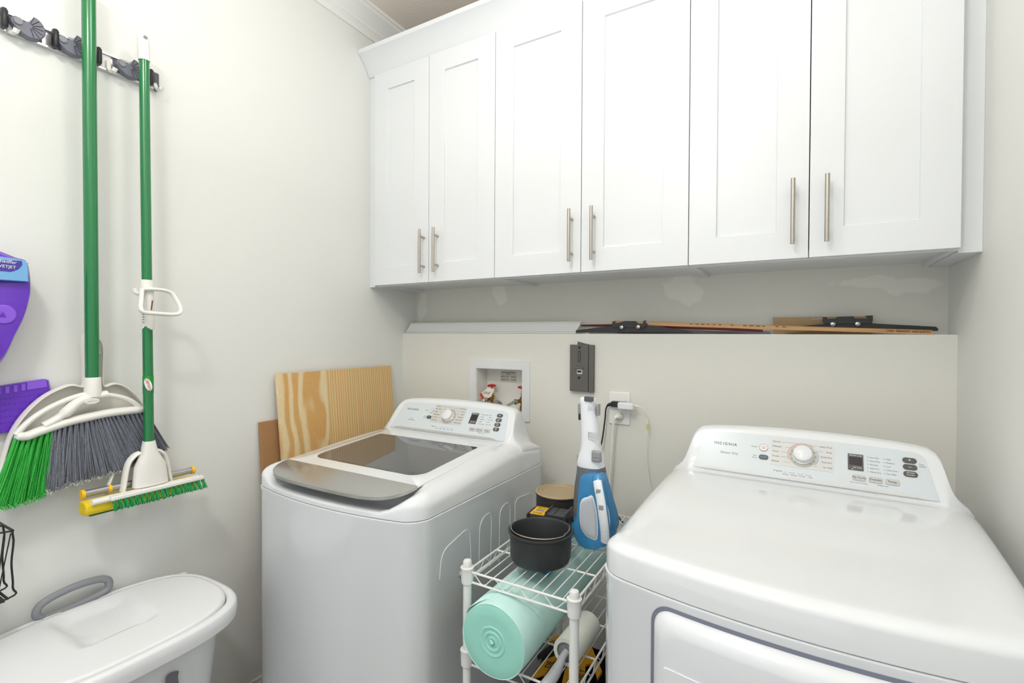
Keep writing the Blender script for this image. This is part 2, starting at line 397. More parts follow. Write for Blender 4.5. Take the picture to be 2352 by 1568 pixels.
    T(dt, 'Child Lock', (du[0]+du[1])/2+.002, du[3]-.0045, .0055, 'CENTER'); dt2 = MB(); T(dt2, 'My Cycle', (du[0]+du[1])/2+.004, du[2]+.008, .005, 'CENTER')
    for (x, y) in ((du[0]+.005,du[3]-.0045),(du[0]+.010,du[2]+.003)): P('display_icon', arcpts(x,y,.0001,.0013,0,2*PI,12), whitei, .0032, .0026)
    part('lock_lettering', dt, whitei, c, local=True); part('cycle_lettering', dt2, whitei, c, local=True)
    # grey keys
    kt = MB()
    for k, (s, u) in enumerate((('Delay' if w else 'My Cycle', .1285 if w else .1265), ('Extra Rinse' if w else 'Dryness', .1625 if w else .161), ('Temp.' if w else 'Temp.', .1970 if w else .1955))):
        P('key_button', pill(u, .0430, .0285, .0158) if False else rrect(u-.0142,u+.0142,.0352,.0508,.004), keym, .0040, bevel=.001)
        T(kt, s, u, .0430, .0076 if len(s) < 9 else .0055, 'CENTER', .0041)
    part('key_lettering', kt, inkm, c, local=True)
    ot = MB()
    if w: ob = (('Soil','',.2300,.1128),('Deep','Rinse',.2316,.0932),('Water','Level',.2332,.0735),('Stain','Plus',.2345,.0538))
    else: ob = (('+','',.2325,.1084),('–','',.2325,.0901),('Wrinkle','Prevent',.2325,.0712))
    for a, b, u, v in ob:
        P('pill_button', pill(u, v, .0262 if w else .0285, .0150 if w else .0148), darkb, .0038, bevel=.0008)
        if b: T(ot, a, u, v+.0028, .0050, 'CENTER', .0039); T(ot, b, u, v-.0030, .0050, 'CENTER', .0039)
        else: T(ot, a, u, v, .0065 if w else .012, 'CENTER', .0039)
    part('button_lettering', ot, whitei, c, local=True)
    # brand and printed legends
    bt = MB(); bu, bv = (-.236,.1025) if w else (-.2325,.0965)
    for k, ch in enumerate('INSIGNIA'):
        T(bt, ch, bu+[0,.0045,.0155,.0245,.0285,.0395,.0510,.0550][k], bv, .0125, 'LEFT', .0015)
    part('brand_lettering', bt, inkm, c, local=True)
    lg = MB()
    if w: T(lg, '4.1', -.189, .060, .009, 'CENTER', .0015); T(lg, 'Cubic ft. capacity', -.189, .053, .0055, 'CENTER', .0015)
    else: T(lg, 'Sensor Dry', -.188, .0685, .0105, 'CENTER', .0015)
    T(lg, 'Power', pu-.017, pv+.001, .0058, 'RIGHT', .0015)
    T(lg, 'Start', su-.017, sv+.003, .0054, 'RIGHT', .0015); T(lg, 'Pause', su-.017, sv-.0035, .0054, 'RIGHT', .0015)
    left = ['Normal','Heavy Duty','Whites','Bulky/Sheets','Tub Clean','Drain & Spin'] if w else ['Normal','Delicates','Casual','Towels','Sanitize']
    right = ['Quick Wash','Colors','Bulky','Delicates','Hand Wash','Rinse & Spin'] if w else ['Heavy Duty','Bulky','Quick Dry','Time Dry','Air Fluff']
    for lst, side in ((left,-1),(right,1)):
        for k, s in enumerate(lst):
            n = len(lst); v = bx[3]-.006-(bx[3]-bx[2]-.014)*k/(n-1)*(.95 if w else .93)
            if side < 0: T(lg, s, bx[0]+.004, v, .0062, 'LEFT', .0022)
            else: T(lg, s, bx[1]-.004, v-.002, .0062, 'RIGHT', .0022)
            u0 = bx[0]+.006+.0034*len(s) if side < 0 else bx[1]-.006-.0034*len(s); vv = v-(0 if side < 0 else .002)
            dy = abs(vv-dc[1]); ue = dc[0]+side*(math.sqrt(max(.037**2-dy*dy, .00002))+.001)
            if (ue-u0)*side < 0: plate(lg, FM, [(u0,vv-.00025),(ue,vv-.00025),(ue,vv+.00025),(u0,vv+.00025)], .002, .0023)
    n = 5 if w else 4; pr0, pr1, pvv = (-.041,.037,.0345) if w else (-.040,.019,.0315)
    T(lg, 'Progress', pr0-.008, pvv+.0015, .0062, 'RIGHT', .0015)
    labp = ['Soak','Wash','Rinse','Spin','Done'] if w else ['Drying','Cooling','Wrinkle','Clean']
    for k in range(n):
        u = pr0+(pr1-pr0)*k/(n-1); plate(lg, FM, arcpts(u,pvv,.0001,.0012,0,2*PI,12), .0012, .0018); T(lg, labp[k], u, pvv-.0058, .0048, 'CENTER', .0015)
        if k: plate(lg, FM, [(u-.012,pvv-.0002),(u-.003,pvv-.0002),(u-.003,pvv+.0003),(u-.012,pvv+.0003)], .0012, .0018)
    if w: c1 = ['Extra Heavy','Heavy','Medium','Light','Extra Light']; c2 = ['Hot','Warm','Eco Warm','Cold','Tap Cold']
    else: c1 = ['Very Dry','More Dry','Normal','Less Dry','Damp Dry']; c2 = ['High','Medium','Low','Ultra Low','No Heat']
    for lst, u in ((c1, .1445 if w else .1460), (c2, .1790 if w else .1805)):
        for k, s in enumerate(lst):
            v = (.110 if w else .105)-k*.01015; plate(lg, FM, arcpts(u,v,.0001,.0010,0,2*PI,10), .0012, .0018); T(lg, s, u+.004, v, .0055, 'LEFT', .0015)
    T(lg, '- Press 3 sec -', .176, .0305, .0048, 'CENTER', .0015)
    if not w: T(lg, 'Time', .2505, .101, .005, 'LEFT', .0015); T(lg, 'Adjust', .2505, .0955, .005, 'LEFT', .0015); T(lg, 'Press 3 sec for My Cycle', .126, .0295, .0038, 'CENTER', .0015)
    part('printed_legends', lg, inkl, c, local=True)
    return c
def body_shell():
    O = outline(grow=.0); Og = outline(grow=.0022)
    r = [[(x,y,.025) for x, y in O],[(x,y,.905) for x, y in O],[(x,y,.9125) for x, y in Og],[(x,y,.9175) for x, y in Og],[(x*.99,y*.99,.9195) for x, y in O]]
    return MB().loft(r, True)
def feet(t):
    for sx in (-.3,.3):
        for sy in (-.3,.3): part('foot', MB().cyl((sx,sy,0),(sx,sy,.03),.02,16), blackp, t, local=True)

# washer
wt = thing('washing_machine', 'white top-load washing machine with dark glass lid, beside the left wall', 'washing machine', (.565,-.565,0))
part('cabinet_body', body_shell(), appl, wt, local=True, smooth=50); feet(wt)
cov = top_cover(True, .045, .032, .060, .042)
part('top_cover', cov, applp, wt, local=True, smooth=60)
console(wt, 'w')
def lidz(y): return ztop(y)+.0045
def ringpts(pts, zf): return [(x, y, zf(y)) for x, y in pts]
def ptx(n, hw0, hw1, y0, y1, r):
    """trapezoid, hw0 at y0, hw1 at y1, rounded"""
    return [(x*(hw0+(hw1-hw0)*(y-y0)/(y1-y0)), y) for x, y in [(a/1., b) for a, b in [(p[0]/hw0, p[1]) for p in rrect(-hw0, hw0, y0, y1, r, n)]]]
outr = rrect(-.289, .289, -.301, .172, [.002,.002,.008,.008], 6)
inn = ptx(6, .243, .240, -.243, .084, [.05,.05,.012,.012])
outb = [(x, y) for x, y in outr]
lidm = MB()
rings = [[(x,y,ztop(y)-.002) for x, y in outr], [(x,y,lidz(y)-.0015) for x, y in outr], [(x*.994,y*.996,lidz(y)) for x, y in outr], [(x,y,lidz(y)) for x, y in inn], [(x*.995,y,lidz(y)-.006) for x, y in inn], [(x*.98,y,ztop(y)-.012) for x, y in inn]]
lidm.loft(rings, False)
lid = part('lid', lidm, applp, wt, local=True, smooth=40)
glassm = mat('lid_glass', (120,121,124), .015, trans=1.0, spec=.6, coat=.6)
gi = [(x*.997, y) for x, y in inn]
part('glass', MB().loft([[(x,y,lidz(y)-.0008) for x, y in gi], [(x,y,lidz(y)-.0050) for x, y in gi]]), glassm, lid, local=True, smooth=30, label='dark tinted glass pane')
# silver handle shelf
_hr = [(.289,-.301),(.287,-.325),(.279,-.350),(.262,-.373),(.236,-.391),(.200,-.402),(.150,-.4085),(.08,-.411),(0,-.412)]
hp_raw = [(-x, y) for x, y in _hr]+_hr[-2::-1]
hp = [tuple(p)[:2] for p in bez([(x, y, 0) for x, y in hp_raw], 4)]
def hz(y): return lidz(-.301)-.018*((-.301-y)/.11)**1.3 if y < -.301 else lidz(y)
part('lid_handle', MB().loft([[(x*.975,y*.975-.006,hz(y)-.012) for x, y in hp], [(x,y,hz(y)-.010) for x, y in hp], [(x,y,hz(y)-.001) for x, y in hp], [(x*.992,y*.994-.001,hz(y)+.0006) for x, y in hp]]), silver, wt, local=True, smooth=35, label='glossy silver lid handle')
# tub under the glass
part('tub', MB().lathe([(.232,.985),(.232,.978),(.225,.60),(.21,.55),(.02,.54),(.02,.535),(.215,.545),(.232,.6),(.238,.985)], (0,-.075,0), 48, cap=False), mat('tub_steel', (120,120,118), .35, metal=.6), wt, local=True)
part('tub_ring', MB().lathe([(.236,.986),(.23,.988),(.205,.982),(.20,.965),(.232,.955)], (0,-.075,0), 48, cap=False), mat('tub_ring_grey', (150,152,158), .4), wt, local=True)
# pressed ribs on the right side
rb = MB()
for seq in (((1010,1330),(1014,1268),(1079,1207),(1083,1330)), ((1100,1320),(1102,1196),(1129,1171),(1127,1300)),
            ((1146,1290),(1148,1167),(1172,1148),(1171,1280)), ((1182,1280),(1183,1145),(1225,1130),(1225,1240))):
    rb.tube(fillet([at(x, y, 0, .9192) for x, y in seq], .035), .0014, 6)
part('side_ribs', rb, appl, wt)

# dryer
dt_ = thing('clothes_dryer', 'white front-load dryer with white top, against the right wall', 'clothes dryer', (1.788,-.577,0), -.052)
bsh = body_shell(); part('cabinet_body', bsh, appl, dt_, local=True, smooth=50); feet(dt_)
part('top_cover', top_cover(False, .028, .018, .060, .036), applp, dt_, local=True, smooth=60)
console(dt_, 'd')
# door: gap frame coloured dark for its shadow, then a bulging slab
def bul(x): return -.372-.046*(1-min(1, abs(x)/HWX)**2)
def curved(mb, pts, y0, y1):
    """curved slab following the front of the machine; pts in (x,z)"""
    mb.loft([[(x, bul(x)+y0, z) for x, z in pts], [(x, bul(x)+y1, z) for x, z in pts]], True)
def dens(pts, st=.03):
    out = []
    for i in range(len(pts)):
        a = pts[i]; b = pts[(i+1) % len(pts)]; L = math.hypot(b[0]-a[0], b[1]-a[1]); k = max(1, int(L/st))
        for j in range(k): out.append((a[0]+(b[0]-a[0])*j/k, a[1]+(b[1]-a[1])*j/k))
    return out
def fan(mb, pts, y):
    """front face filled with rings that shrink to the centre so it can follow the curve"""
    cx = sum(p[0] for p in pts)/len(pts); cz = sum(p[1] for p in pts)/len(pts); R = []
    for s_ in (1,.8,.6,.4,.2,.03): R.append([((cx+(x-cx)*s_), bul(cx+(x-cx)*s_)+y, cz+(z-cz)*s_) for x, z in pts])
    return R
gp = dens(rrect(-.232,.262,.30,.9020,.038,8)); g = MB()
g.loft([[(x, bul(x)+.006, z) for x, z in gp]]+fan(g, gp, -.0012), True)
dg = part('door_recess', g, mat('door_gap_shade', (122,126,140), .4), dt_, local=True, smooth=30, label='recess around the door with painted-in shade')
dp_ = dens(rrect(-.2255,.255,.31,.8945,.034,8)); d_ = MB()
def ins(pts, k):
    cx = sum(p[0] for p in pts)/len(pts); cz = sum(p[1] for p in pts)/len(pts)
    return [(x-(x-cx)/abs(x-cx+1e-9)*min(k, abs(x-cx)), z-(z-cz)/abs(z-cz+1e-9)*min(k, abs(z-cz))) for x, z in pts]
R = [[(x, bul(x)-.001, z) for x, z in dp_], [(x, bul(x)-.006, z) for x, z in ins(dp_,.001)], [(x, bul(x)-.014, z) for x, z in ins(dp_,.005)], [(x, bul(x)-.020, z) for x, z in ins(dp_,.011)], [(x, bul(x)-.0245, z) for x, z in ins(dp_,.019)], [(x, bul(x)-.0265, z) for x, z in ins(dp_,.030)]]
d_.loft(R+fan(d_, ins(dp_,.030), -.0265)[1:], True)
dd = part('door', d_, appl, dt_, local=True, smooth=50)
sp = dens(rrect(-.200,-.120,.45,.802,.006,4)); s_ = MB(); s_.loft([[(x, bul(x)-.024, z) for x, z in sp], [(x, bul(x)-.0285, z) for x, z in sp]], True)
part('door_handle', s_, applp, dd, local=True, bevel=.001)

# ---------------------------------------------------------------- things on the ledge
stripm = mat('pale_grey_trim', (214,216,214), .45)
sp_ = MB(); ybot, ytop = .012, .036
a = Vector((.006,ybot,ZL+.0015)); b = Vector((.968,ybot,ZL+.0015)); c = Vector((.985,ytop,1.484)); d = Vector((.028,ytop,1.486))
nrm = (b-a).cross(d-a).normalized()
sp_.prism([a,b,c,d], nrm*-.009)
def lerp(p, q, k): return p+(q-p)*k
for k0, k1 in ((.86,.97),(.12,.18)):
    sp_.prism([lerp(a,d,k0)+nrm*.0, lerp(b,c,k0), lerp(b,c,k1), lerp(a,d,k1)], nrm*.003)
tag(part('moulding_strip', sp_, stripm, None, bevel=.001), 'pale grey moulding strip lying on the ledge near the left wall', 'moulding')
def bracket(px, plate_px, screws, y, label, nail=None, tilt=0):
    t = thing('shelf_bracket', label, 'bracket', at(plate_px[0][0], plate_px[0][1]+20, 1, y), 0, 'black metal brackets on the ledge')
    part('arm', MB().prism([at(x,yy,1,y) for x, yy in px], (0,.006,0)), blackm, t, bevel=.001)
    part('hook_plate', MB().prism([at(x,yy,1,y-.004) for x, yy in plate_px], (0,.004,0)), blackm, t, bevel=.0008)
    for x, yy in screws:
        p = at(x,yy,1,y-.0042); M = frame(p, (1,0,0), (0,0,1))
        part('screw', MB().lathe([(.0088,0),(.0088,.001),(.0075,.0035),(.004,.0052),(.0005,.0058)], n=20, M=M), steel, t)
        q = at(x+(-6 if x == screws[0][0] else 8), yy+5, 1, y-.0042)
        part('slot', MB().prism([q+Vector((-.006,0,-.006)), q+Vector((-.001,0,-.008)), q+Vector((.006,0,.005)), q+Vector((.001,0,.007))], (0,-.0006,0)), blackp, t)
    return t
bracket([(1322,763),(1323,758),(1407,748),(1500,747),(1590,761),(1590,763.5)],
        [(1406,752),(1406,738),(1416,738),(1411,742),(1420,741),(1432,738),(1436,737),(1460,737),(1466,743),(1476,743),(1478,736),(1484,736),(1486,748),(1480,752)],
        ((1428,751.5),(1466,750.5)), .012, 'black metal shelf bracket on the ledge beside the pale moulding strip')
bracket([(1800,752),(1890,744),(1995,742),(2150,750),(2156,755),(2154,760),(1990,757),(1800,757)],
        [(1889,738),(1889,728),(1899,728),(1901,732),(1918,731),(1924,727),(1960,726),(1964,731),(1990,731),(1992,729),(1987,727),(1988,725),(2005,724),(2005,737),(2000,743),(1894,744)],
        ((1913,744.5),(1970,744)), .050, 'black metal shelf bracket lying in front of the cardboard, near the right wall')
def nailthing(p, q, label):
    p = Vector(p); q = Vector(q); n = MB().cyl(p, q, .0013, 8).cyl(q, q+(q-p).normalized()*.0012, .0032, 12)
    tag(part('nail', n, steel), label, 'nail', 'nails on the brackets')
nailthing(at(1483,739.5,1,.004), at(1501,743,1,.004), 'small steel nail resting on the left black bracket')
nailthing(at(1890,731.5,1,.042), at(1866,733.5,1,.042), 'small steel nail poking from the right black bracket, before the cardboard')
cbm = mat('cardboard', (186,156,118), .8, var=.06, vscale=30)
tag(part('cardboard_piece', MB().prism([at(1775,729,1,.085), at(2003,726,1,.085), (2.005,.085,ZL+.0005), (1.712,.085,ZL+.0005)], (0,.010,0)), cbm), 'flat brown cardboard piece standing against the wall behind the right bracket', 'cardboard')
# measuring stick with black print
def woodmat(name, c1, c2, scale, dist, rot, stretch):
    m = bpy.data.materials.new(name); m.use_nodes = True; nt = m.node_tree; N = nt.nodes.new; L = nt.links.new; b = nt.nodes['Principled BSDF']
    b.inputs['Roughness'].default_value = .6
    tc = N('ShaderNodeTexCoord'); mp = N('ShaderNodeMapping'); mp.inputs['Scale'].default_value = stretch; mp.inputs['Rotation'].default_value = rot; L(tc.outputs['Object'], mp.inputs[0])
    wv = N('ShaderNodeTexWave'); wv.inputs['Scale'].default_value = scale; wv.inputs['Distortion'].default_value = dist; wv.inputs['Detail'].default_value = 2.5; wv.inputs['Detail Scale'].default_value = 1.2
    wv.bands_direction = 'Y'; L(mp.outputs[0], wv.inputs['Vector'])
    rp = N('ShaderNodeValToRGB'); rp.color_ramp.elements[0].color = lin(c1)+(1,); rp.color_ramp.elements[1].color = lin(c2)+(1,); rp.color_ramp.elements[0].position = .25; rp.color_ramp.elements[1].position = .85
    L(wv.outputs['Fac'], rp.inputs[0])
    nz = N('ShaderNodeTexNoise'); nz.inputs['Scale'].default_value = 60; L(mp.outputs[0], nz.inputs['Vector'])
    mx = N('ShaderNodeMix'); mx.data_type = 'RGBA'; mx.blend_type = 'MULTIPLY'; mx.inputs[0].default_value = .25; L(rp.outputs[0], mx.inputs[6]); L(nz.outputs['Color'], mx.inputs[7])
    L(mx.outputs[2], b.inputs['Base Color']); return m
stickm = woodmat('stick_wood', (214,166,110), (190,138,84), 4, 3, (0,0,0), (1,1,30))
t = thing('measuring_stick', 'long worn wooden measuring stick with black print lying across the ledge', 'measuring stick', (1.7,.02,ZL))
A = at(1488,738,1,.024); B = at(1488,747,1,.024); Cc = at(2140,762,1,.002); Dd = at(2140,770,1,-.001); 
Dd = Vector((2.142,-.001,ZL+.0005)); Cc = Dd+Vector((0,.003,.0115))
A = Vector((1.128,.034,1.4835)); B = Vector((1.128,.030,1.470))
part('stick', MB().prism([B, Dd, Cc, A], (0,.005,.002)), stickm, t)
tm = MB(); ux = (Cc-A).normalized(); nn = ux.cross((A-B).normalized()); vv = nn.cross(ux); nn = ux.cross(vv)
pm0 = mat('stick_ink', (60,46,36), .7)
for k in range(16):
    p = lerp(A, Cc, .30+.69*k/34)-vv*.0012-Vector((0,.0008,0)); wd = .008+.006*random.random()
    if random.random() < .75: part('print_mark', MB().prism([p, p+ux*wd, p+ux*wd-vv*.0022, p-vv*.0022], (0,-.0004,0)), pm0, t)
tx = lerp(A, Cc, .66)-Vector((0,.0008,0))-vv*.004
tm.text('CUSTOM  HOMES  INC.', frame(tx+ux*.34, -ux, -vv), .0105, 'LEFT')
part('stick_print', tm, mat('stick_ink', (60,46,36), .7), t)
redm = mat('maroon_paint', (128,26,34), .4)
tag(part('maroon_strip', MB().prism([at(1334,745.5,1,.095), at(1500,742,1,.095), at(1752,757,1,.05), at(1752,762.5,1,.05), at(1500,752,1,.095), at(1334,748.5,1,.095)], (0,.004,0)), redm), 'narrow maroon painted strip lying behind the left black bracket', 'strip')
tag(part('grey_strip', MB().box((1.0,.088,ZL+.0002),(1.70,.100,ZL+.012)), gray), 'thin grey strip lying at the back of the ledge behind the stick', 'strip')

# ---------------------------------------------------------------- washer hookup box
t = thing('washer_hookup_box', 'white recessed washer hookup box in the back wall above the washer', 'hookup box', (.594,0,1.18))
fm = MB()
o0, o1, z0, z1 = .4288, .7575, 1.034, 1.3100
oo = [(o0,z0),(o1,z0),(o1,z1),(o0,z1)]; ii = [(BX0+.0005,BZ0+.0225),(BX1-.0005,BZ0+.0225),(BX1-.0005,BZ1-.0005),(BX0+.0005,BZ1-.0005)]
fm.loft([[(x,0,z) for x, z in oo],[(x,-.006,z) for x, z in oo],[(x,-.006,z) for x, z in ii],[(x,0,z) for x, z in ii]], False)
part('flange', fm, applp, t, bevel=.0012)
bx_ = MB(); e = .0025
bx_.box((BX0+.0002,0,BZ0),(BX0+e,.09,BZ1-.0002)).box((BX1-e,0,BZ0),(BX1-.0002,.09,BZ1-.0002)).box((BX0+e,0,BZ1-e),(BX1-e,.09,BZ1-.0002)).box((BX0+.0002,.09,BZ0),(BX1-.0002,.0925,BZ1-.0002)).box((BX0+e,0,BZ0+.0002),(BX1-e,.09,BZ0+.0225))
part('box_shell', bx_, whitep, t)
st = MB().box((.549,.0885,1.199),(.637,.0895,1.2500)); s1 = part('clearance_label', st, mat('label_grey', (214,212,200), .6), t)
tt = MB(); LM = lambda x, z: frame((x,.0882,z), (1,0,0), (0,0,1))
tt.text('AVAILABLE CLEARANCE', LM(.593,1.244), .0072, 'CENTER', sx=.95).text('AREA', LM(.593,1.2365), .0072, 'CENTER')
tt.text('DEPTH', LM(.553,1.223), .0078).text('30', LM(.583,1.2238), .0095).text('INCHES', LM(.634,1.223), .0078, 'RIGHT').text('WIDTH', LM(.553,1.209), .0078).text('20', LM(.583,1.2098), .0095).text('INCHES', LM(.634,1.209), .0078, 'RIGHT')
part('label_lettering', tt, inkm, s1)
brass = mat('brass', (178,140,70), .3, metal=1); redp = mat('red_valve_handle', (196,22,32), .35); braid = mat('braided_steel', (176,174,168), .35, metal=.8, noise=.8, nscale=900)
def valve(x, y, zh, label, hx, ph):
    t = thing('water_valve', label, 'valve', (x,y,1.075), 0, 'water valves in the hookup box')
    part('valve_body', MB().lathe([(.012,0),(.012,.02),(.009,.022),(.009,.042),(.0135,.045),(.0135,.060),(.008,.064),(.006,.078),(.004,.085),(.004,zh-1.075)], (x,y,1.0724), 20).cyl((x,y,1.118),(x+hx[0]*.8,y-.022,1.118),.009,16), brass, t)
    hd = MB(); n = 5; prof = []
    for k in range(40):
        a = 2*PI*k/40; r = .0185*(1+.20*math.cos(n*a+ph)); prof.append((x+r*math.cos(a), y+r*math.sin(a)))
    hd.loft([[(px*1.0-(px-x)*.18, py-(py-y)*.18, zh-.004) for px, py in prof], [(px,py,zh-.001) for px, py in prof], [(px,py,zh+.004) for px, py in prof], [(px-(px-x)*.2,py-(py-y)*.2,zh+.007) for px, py in prof]])
    part('valve_handle', hd, redp, t, bevel=.001); part('handle_screw', MB().cyl((x,y,zh+.007),(x,y,zh+.010),.004,12), brass, t)
    return t
v1 = at(1130,886,1,.052); v2 = at(1200,890,1,.052)
valve(v1.x, .052, v1.z, 'left red-handled brass water valve with a paper tag', (-.01,), .3)
valve(v2.x, .052, v2.z, 'right red-handled brass water valve half hidden by the box edge', (-.02,), 1.1)
def hose(a, pts, label):
    t = thing('water_hose', label, 'hose', a, 0, 'braided hoses in the hookup box'); a = Vector(a)
    part('hose_tube', MB().tube(bez([a]+[Vector(p) for p in pts], 8), .0058, 12), braid, t)
    d = (Vector(pts[0])-a).normalized(); part('hose_nut', MB().lathe([(.0125,0),(.0135,.004),(.0135,.014),(.008,.018),(.008,.028),(.0062,.030)], n=8, M=Matrix.Translation(a) @ d.to_track_quat('Z','Y').to_matrix().to_4x4()), chrome, t, smooth=20)
hose((v1.x-.010,.028,1.118), [(v1.x-.028,.0,1.108),(v1.x-.045,-.045,1.075),(v1.x-.055,-.10,1.01),(v1.x-.055,-.125,.9)], 'left braided steel hose under the red and white tag')
hose((v2.x-.016,.030,1.117), [(v2.x-.036,.0,1.108),(v2.x-.062,-.045,1.075),(v2.x-.075,-.10,1.0),(v2.x-.075,-.125,.9)], 'right braided steel hose curving down behind the washer')
hb = MB(); P = bez([(.575,.045,1.0735),(.577,.030,1.098),(.582,-.008,1.104),(.586,-.045,1.080),(.588,-.09,1.0),(.588,-.11,.85)], 14)
hb.tube(P, [.0125+.0018*(k % 2) for k in range(len(P))], 16)
tag(part('drain_hose', hb, gray, smooth=20), 'thick grey ribbed drain hose arching out of the hookup box', 'hose')
t = thing('paper_tag', 'white and red paper tag hanging from the left water valve', 'tag', (v1.x-.02,.02,1.14))
TM = frame(at(1136,890,1,.026), (.45,-.1,.55), (-.55,0,.45))     # along/up of the tag
q = [at(x,y,1,.020) for x, y in ((1120,890),(1136,893),(1128,911),(1111,918),(1102,905))]
part('tag_paper', MB().prism(q, (0,.0008,0)), mat('tag_white', (236,232,222), .7), t)
q = [at(x,y,1,.0196) for x, y in ((1102,905),(1106,902),(1114,915),(1109,919))]
part('tag_red_band', MB().prism(q, (0,-.0006,0)), mat('tag_red', (206,70,50), .7), t, label='red printed band')
tt = MB()
for k in range(3):
    p = at(1110+5*k, 904-1.5*k+2*k, 1, .0194); tt.text('Lorem'[0:0]+['Water','Valve','Open'][k], frame(p, (.65,0,.6), (-.6,0,.65)), .0075)
part('tag_lettering', tt, inkm, t)

# ---------------------------------------------------------------- charging bracket and outlet
brk = mat('graphite_plastic', (98,95,92), .45)
t = thing('vacuum_wall_bracket', 'dark grey plastic wall bracket screwed to the wall above the hand vacuum', 'wall bracket', (1.012,0,1.19))
X0, X1, Z0, Z1 = .957, 1.062, 1.1885, 1.3840
part('plate', MB().box((X0,-.020,Z0),(X1-.023,-.004,Z1)).box((X1-.021,-.020,Z0-.002),(X1,-.004,Z1)).box((X0+.002,-.004,Z0+.002),(X1-.002,-.0002,Z1-.002)), brk, t, bevel=.0012)
part('top_lip', MB().prism([(X0+.029,-.006,Z1),(X0+.029,-.006,Z1+.0135),(X0+.06,-.006,Z1+.006),(X0+.09,-.006,Z1)], (0,.003,0)), brk, t)
cx = X0+.043
for z in (1.3725,1.246): part('screw_hole', MB().cyl((cx,-.0205,z),(cx,-.0195,z),.0062,16), blackp, t)
sl = MB(); pl = frame((cx,-.0202,1.337), (1,0,0), (0,0,1)); plate(sl, pl, rrect(-.0055,.0055,-.026,.022,.0055), 0, .001)
part('slot', sl, blackp, t); plate(s2 := MB(), pl, rrect(-.0025,.0025,-.023,.019,.0025), .0008, .0014); part('slot_rib', s2, brk, t)
plate(s3 := MB(), frame((cx,-.0202,1.288), (1,0,0), (0,0,1)), rrect(-.020,.020,-.005,.005,.005), -.002, .005); part('catch', s3, brk, t, bevel=.001)
part('contact_window', MB().box((cx-.010,-.0206,1.262),(cx+.013,-.0198,1.281)), lgray, t); part('contact', MB().box((cx-.008,-.0215,1.268),(cx+.010,-.0204,1.277)), blackp, t)

t = thing('wall_outlet', 'white double wall outlet plate on the back wall', 'outlet', (1.169,0,1.13))
ox0, ox1, oz0, oz1 = 1.1255, 1.2115, 1.0635, 1.1950
part('cover_plate', MB().box((ox0,-.006,oz0),(ox1,0,oz1)), trimm, t, bevel=.003, seg=3)
for z in (1.150,1.098):
    plate(r_ := MB(), frame((1.1715,-.006,z), (1,0,0), (0,0,1)), rrect(-.017,.017,-.0145,.0145,.012), 0, .001); part('socket', r_, trimm, t)
t = thing('black_power_plug', 'black plug and cable in the upper socket running down behind the vacuum', 'plug', (1.17,-.02,1.15))
part('plug_body', MB().box((1.141,-.030,1.136),(1.203,-.0072,1.1585)), blackp, t, bevel=.003)
part('plug_neck', MB().tube([(1.146,-.019,1.146),(1.134,-.019,1.145),(1.1235,-.020,1.139)], [.010,.008,.006], 12, flat=((0,0,1),.8)), blackp, t)
part('plug_cable', MB().tube(bez([(1.125,-.020,1.142),(1.1175,-.022,1.122),(1.1145,-.024,1.08),(1.104,-.03,.99),(1.085,-.04,.90),(1.16,-.06,.74),(1.30,-.08,.60),(1.31,-.09,.48),(1.33,-.1,.30),(1.31,-.12,.03)], 8), .0032, 8), blackp, t)
t = thing('white_power_adapter', 'small white power adapter block with a thin cable, right of the black plug', 'power adapter', (1.22,-.04,1.15))
part('adapter_body', MB().box((1.176,-.060,1.1315),(1.2405,-.031,1.1605)), applp, t, bevel=.007, seg=4)
part('cable_strain', MB().tube([(1.240,-.045,1.150),(1.252,-.045,1.149),(1.262,-.045,1.1475)], [.0045,.0035,.002], 10), whitep, t)
part('thin_cable', MB().tube(bez([(1.260,-.045,1.1475),(1.276,-.042,1.140),(1.2865,-.035,1.115),(1.289,-.03,1.095),(1.288,-.03,1.05),(1.283,-.03,1.0),(1.284,-.03,.95),(1.291,-.03,.90),(1.30,-.03,.84),(1.32,-.03,.78)], 6), .0015, 8), whitep, t)
part('cable_bead', MB().cyl((1.2885,-.030,1.098),(1.2885,-.030,1.078),.0036,12), whitep, t)
part('cable_sleeve', MB().cyl((1.2885,-.030,1.080),(1.2885,-.030,1.058),.0038,12), mat('yellow_mark', (214,212,60), .5), t, label='yellow marked sleeve')
t = thing('white_power_plug', 'white grounded plug and thick white cord in the lower socket', 'plug', (1.17,-.02,1.1))
part('plug_body', MB().lathe([(.016,0),(.016,.012),(.013,.02),(.009,.026)], n=20, M=Matrix.Translation((1.172,-.0072,1.099)) @ Vector((-.25,-1,-.02)).to_track_quat('Z','Y').to_matrix().to_4x4()), whitep, t)
part('plug_neck', MB().tube(bez([(1.168,-.030,1.099),(1.160,-.036,1.093),(1.1555,-.038,1.078)], 6), [.0095-.0005*k+.0006*(k % 2) for k in range(13)], 12), whitep, t)
part('plug_cable', MB().tube(bez([(1.156,-.038,1.083),(1.1525,-.037,1.05),(1.149,-.036,.98),(1.143,-.035,.88),(1.140,-.035,.78),(1.15,-.04,.5),(1.15,-.05,.05)], 8), .0050, 12), whitep, t)

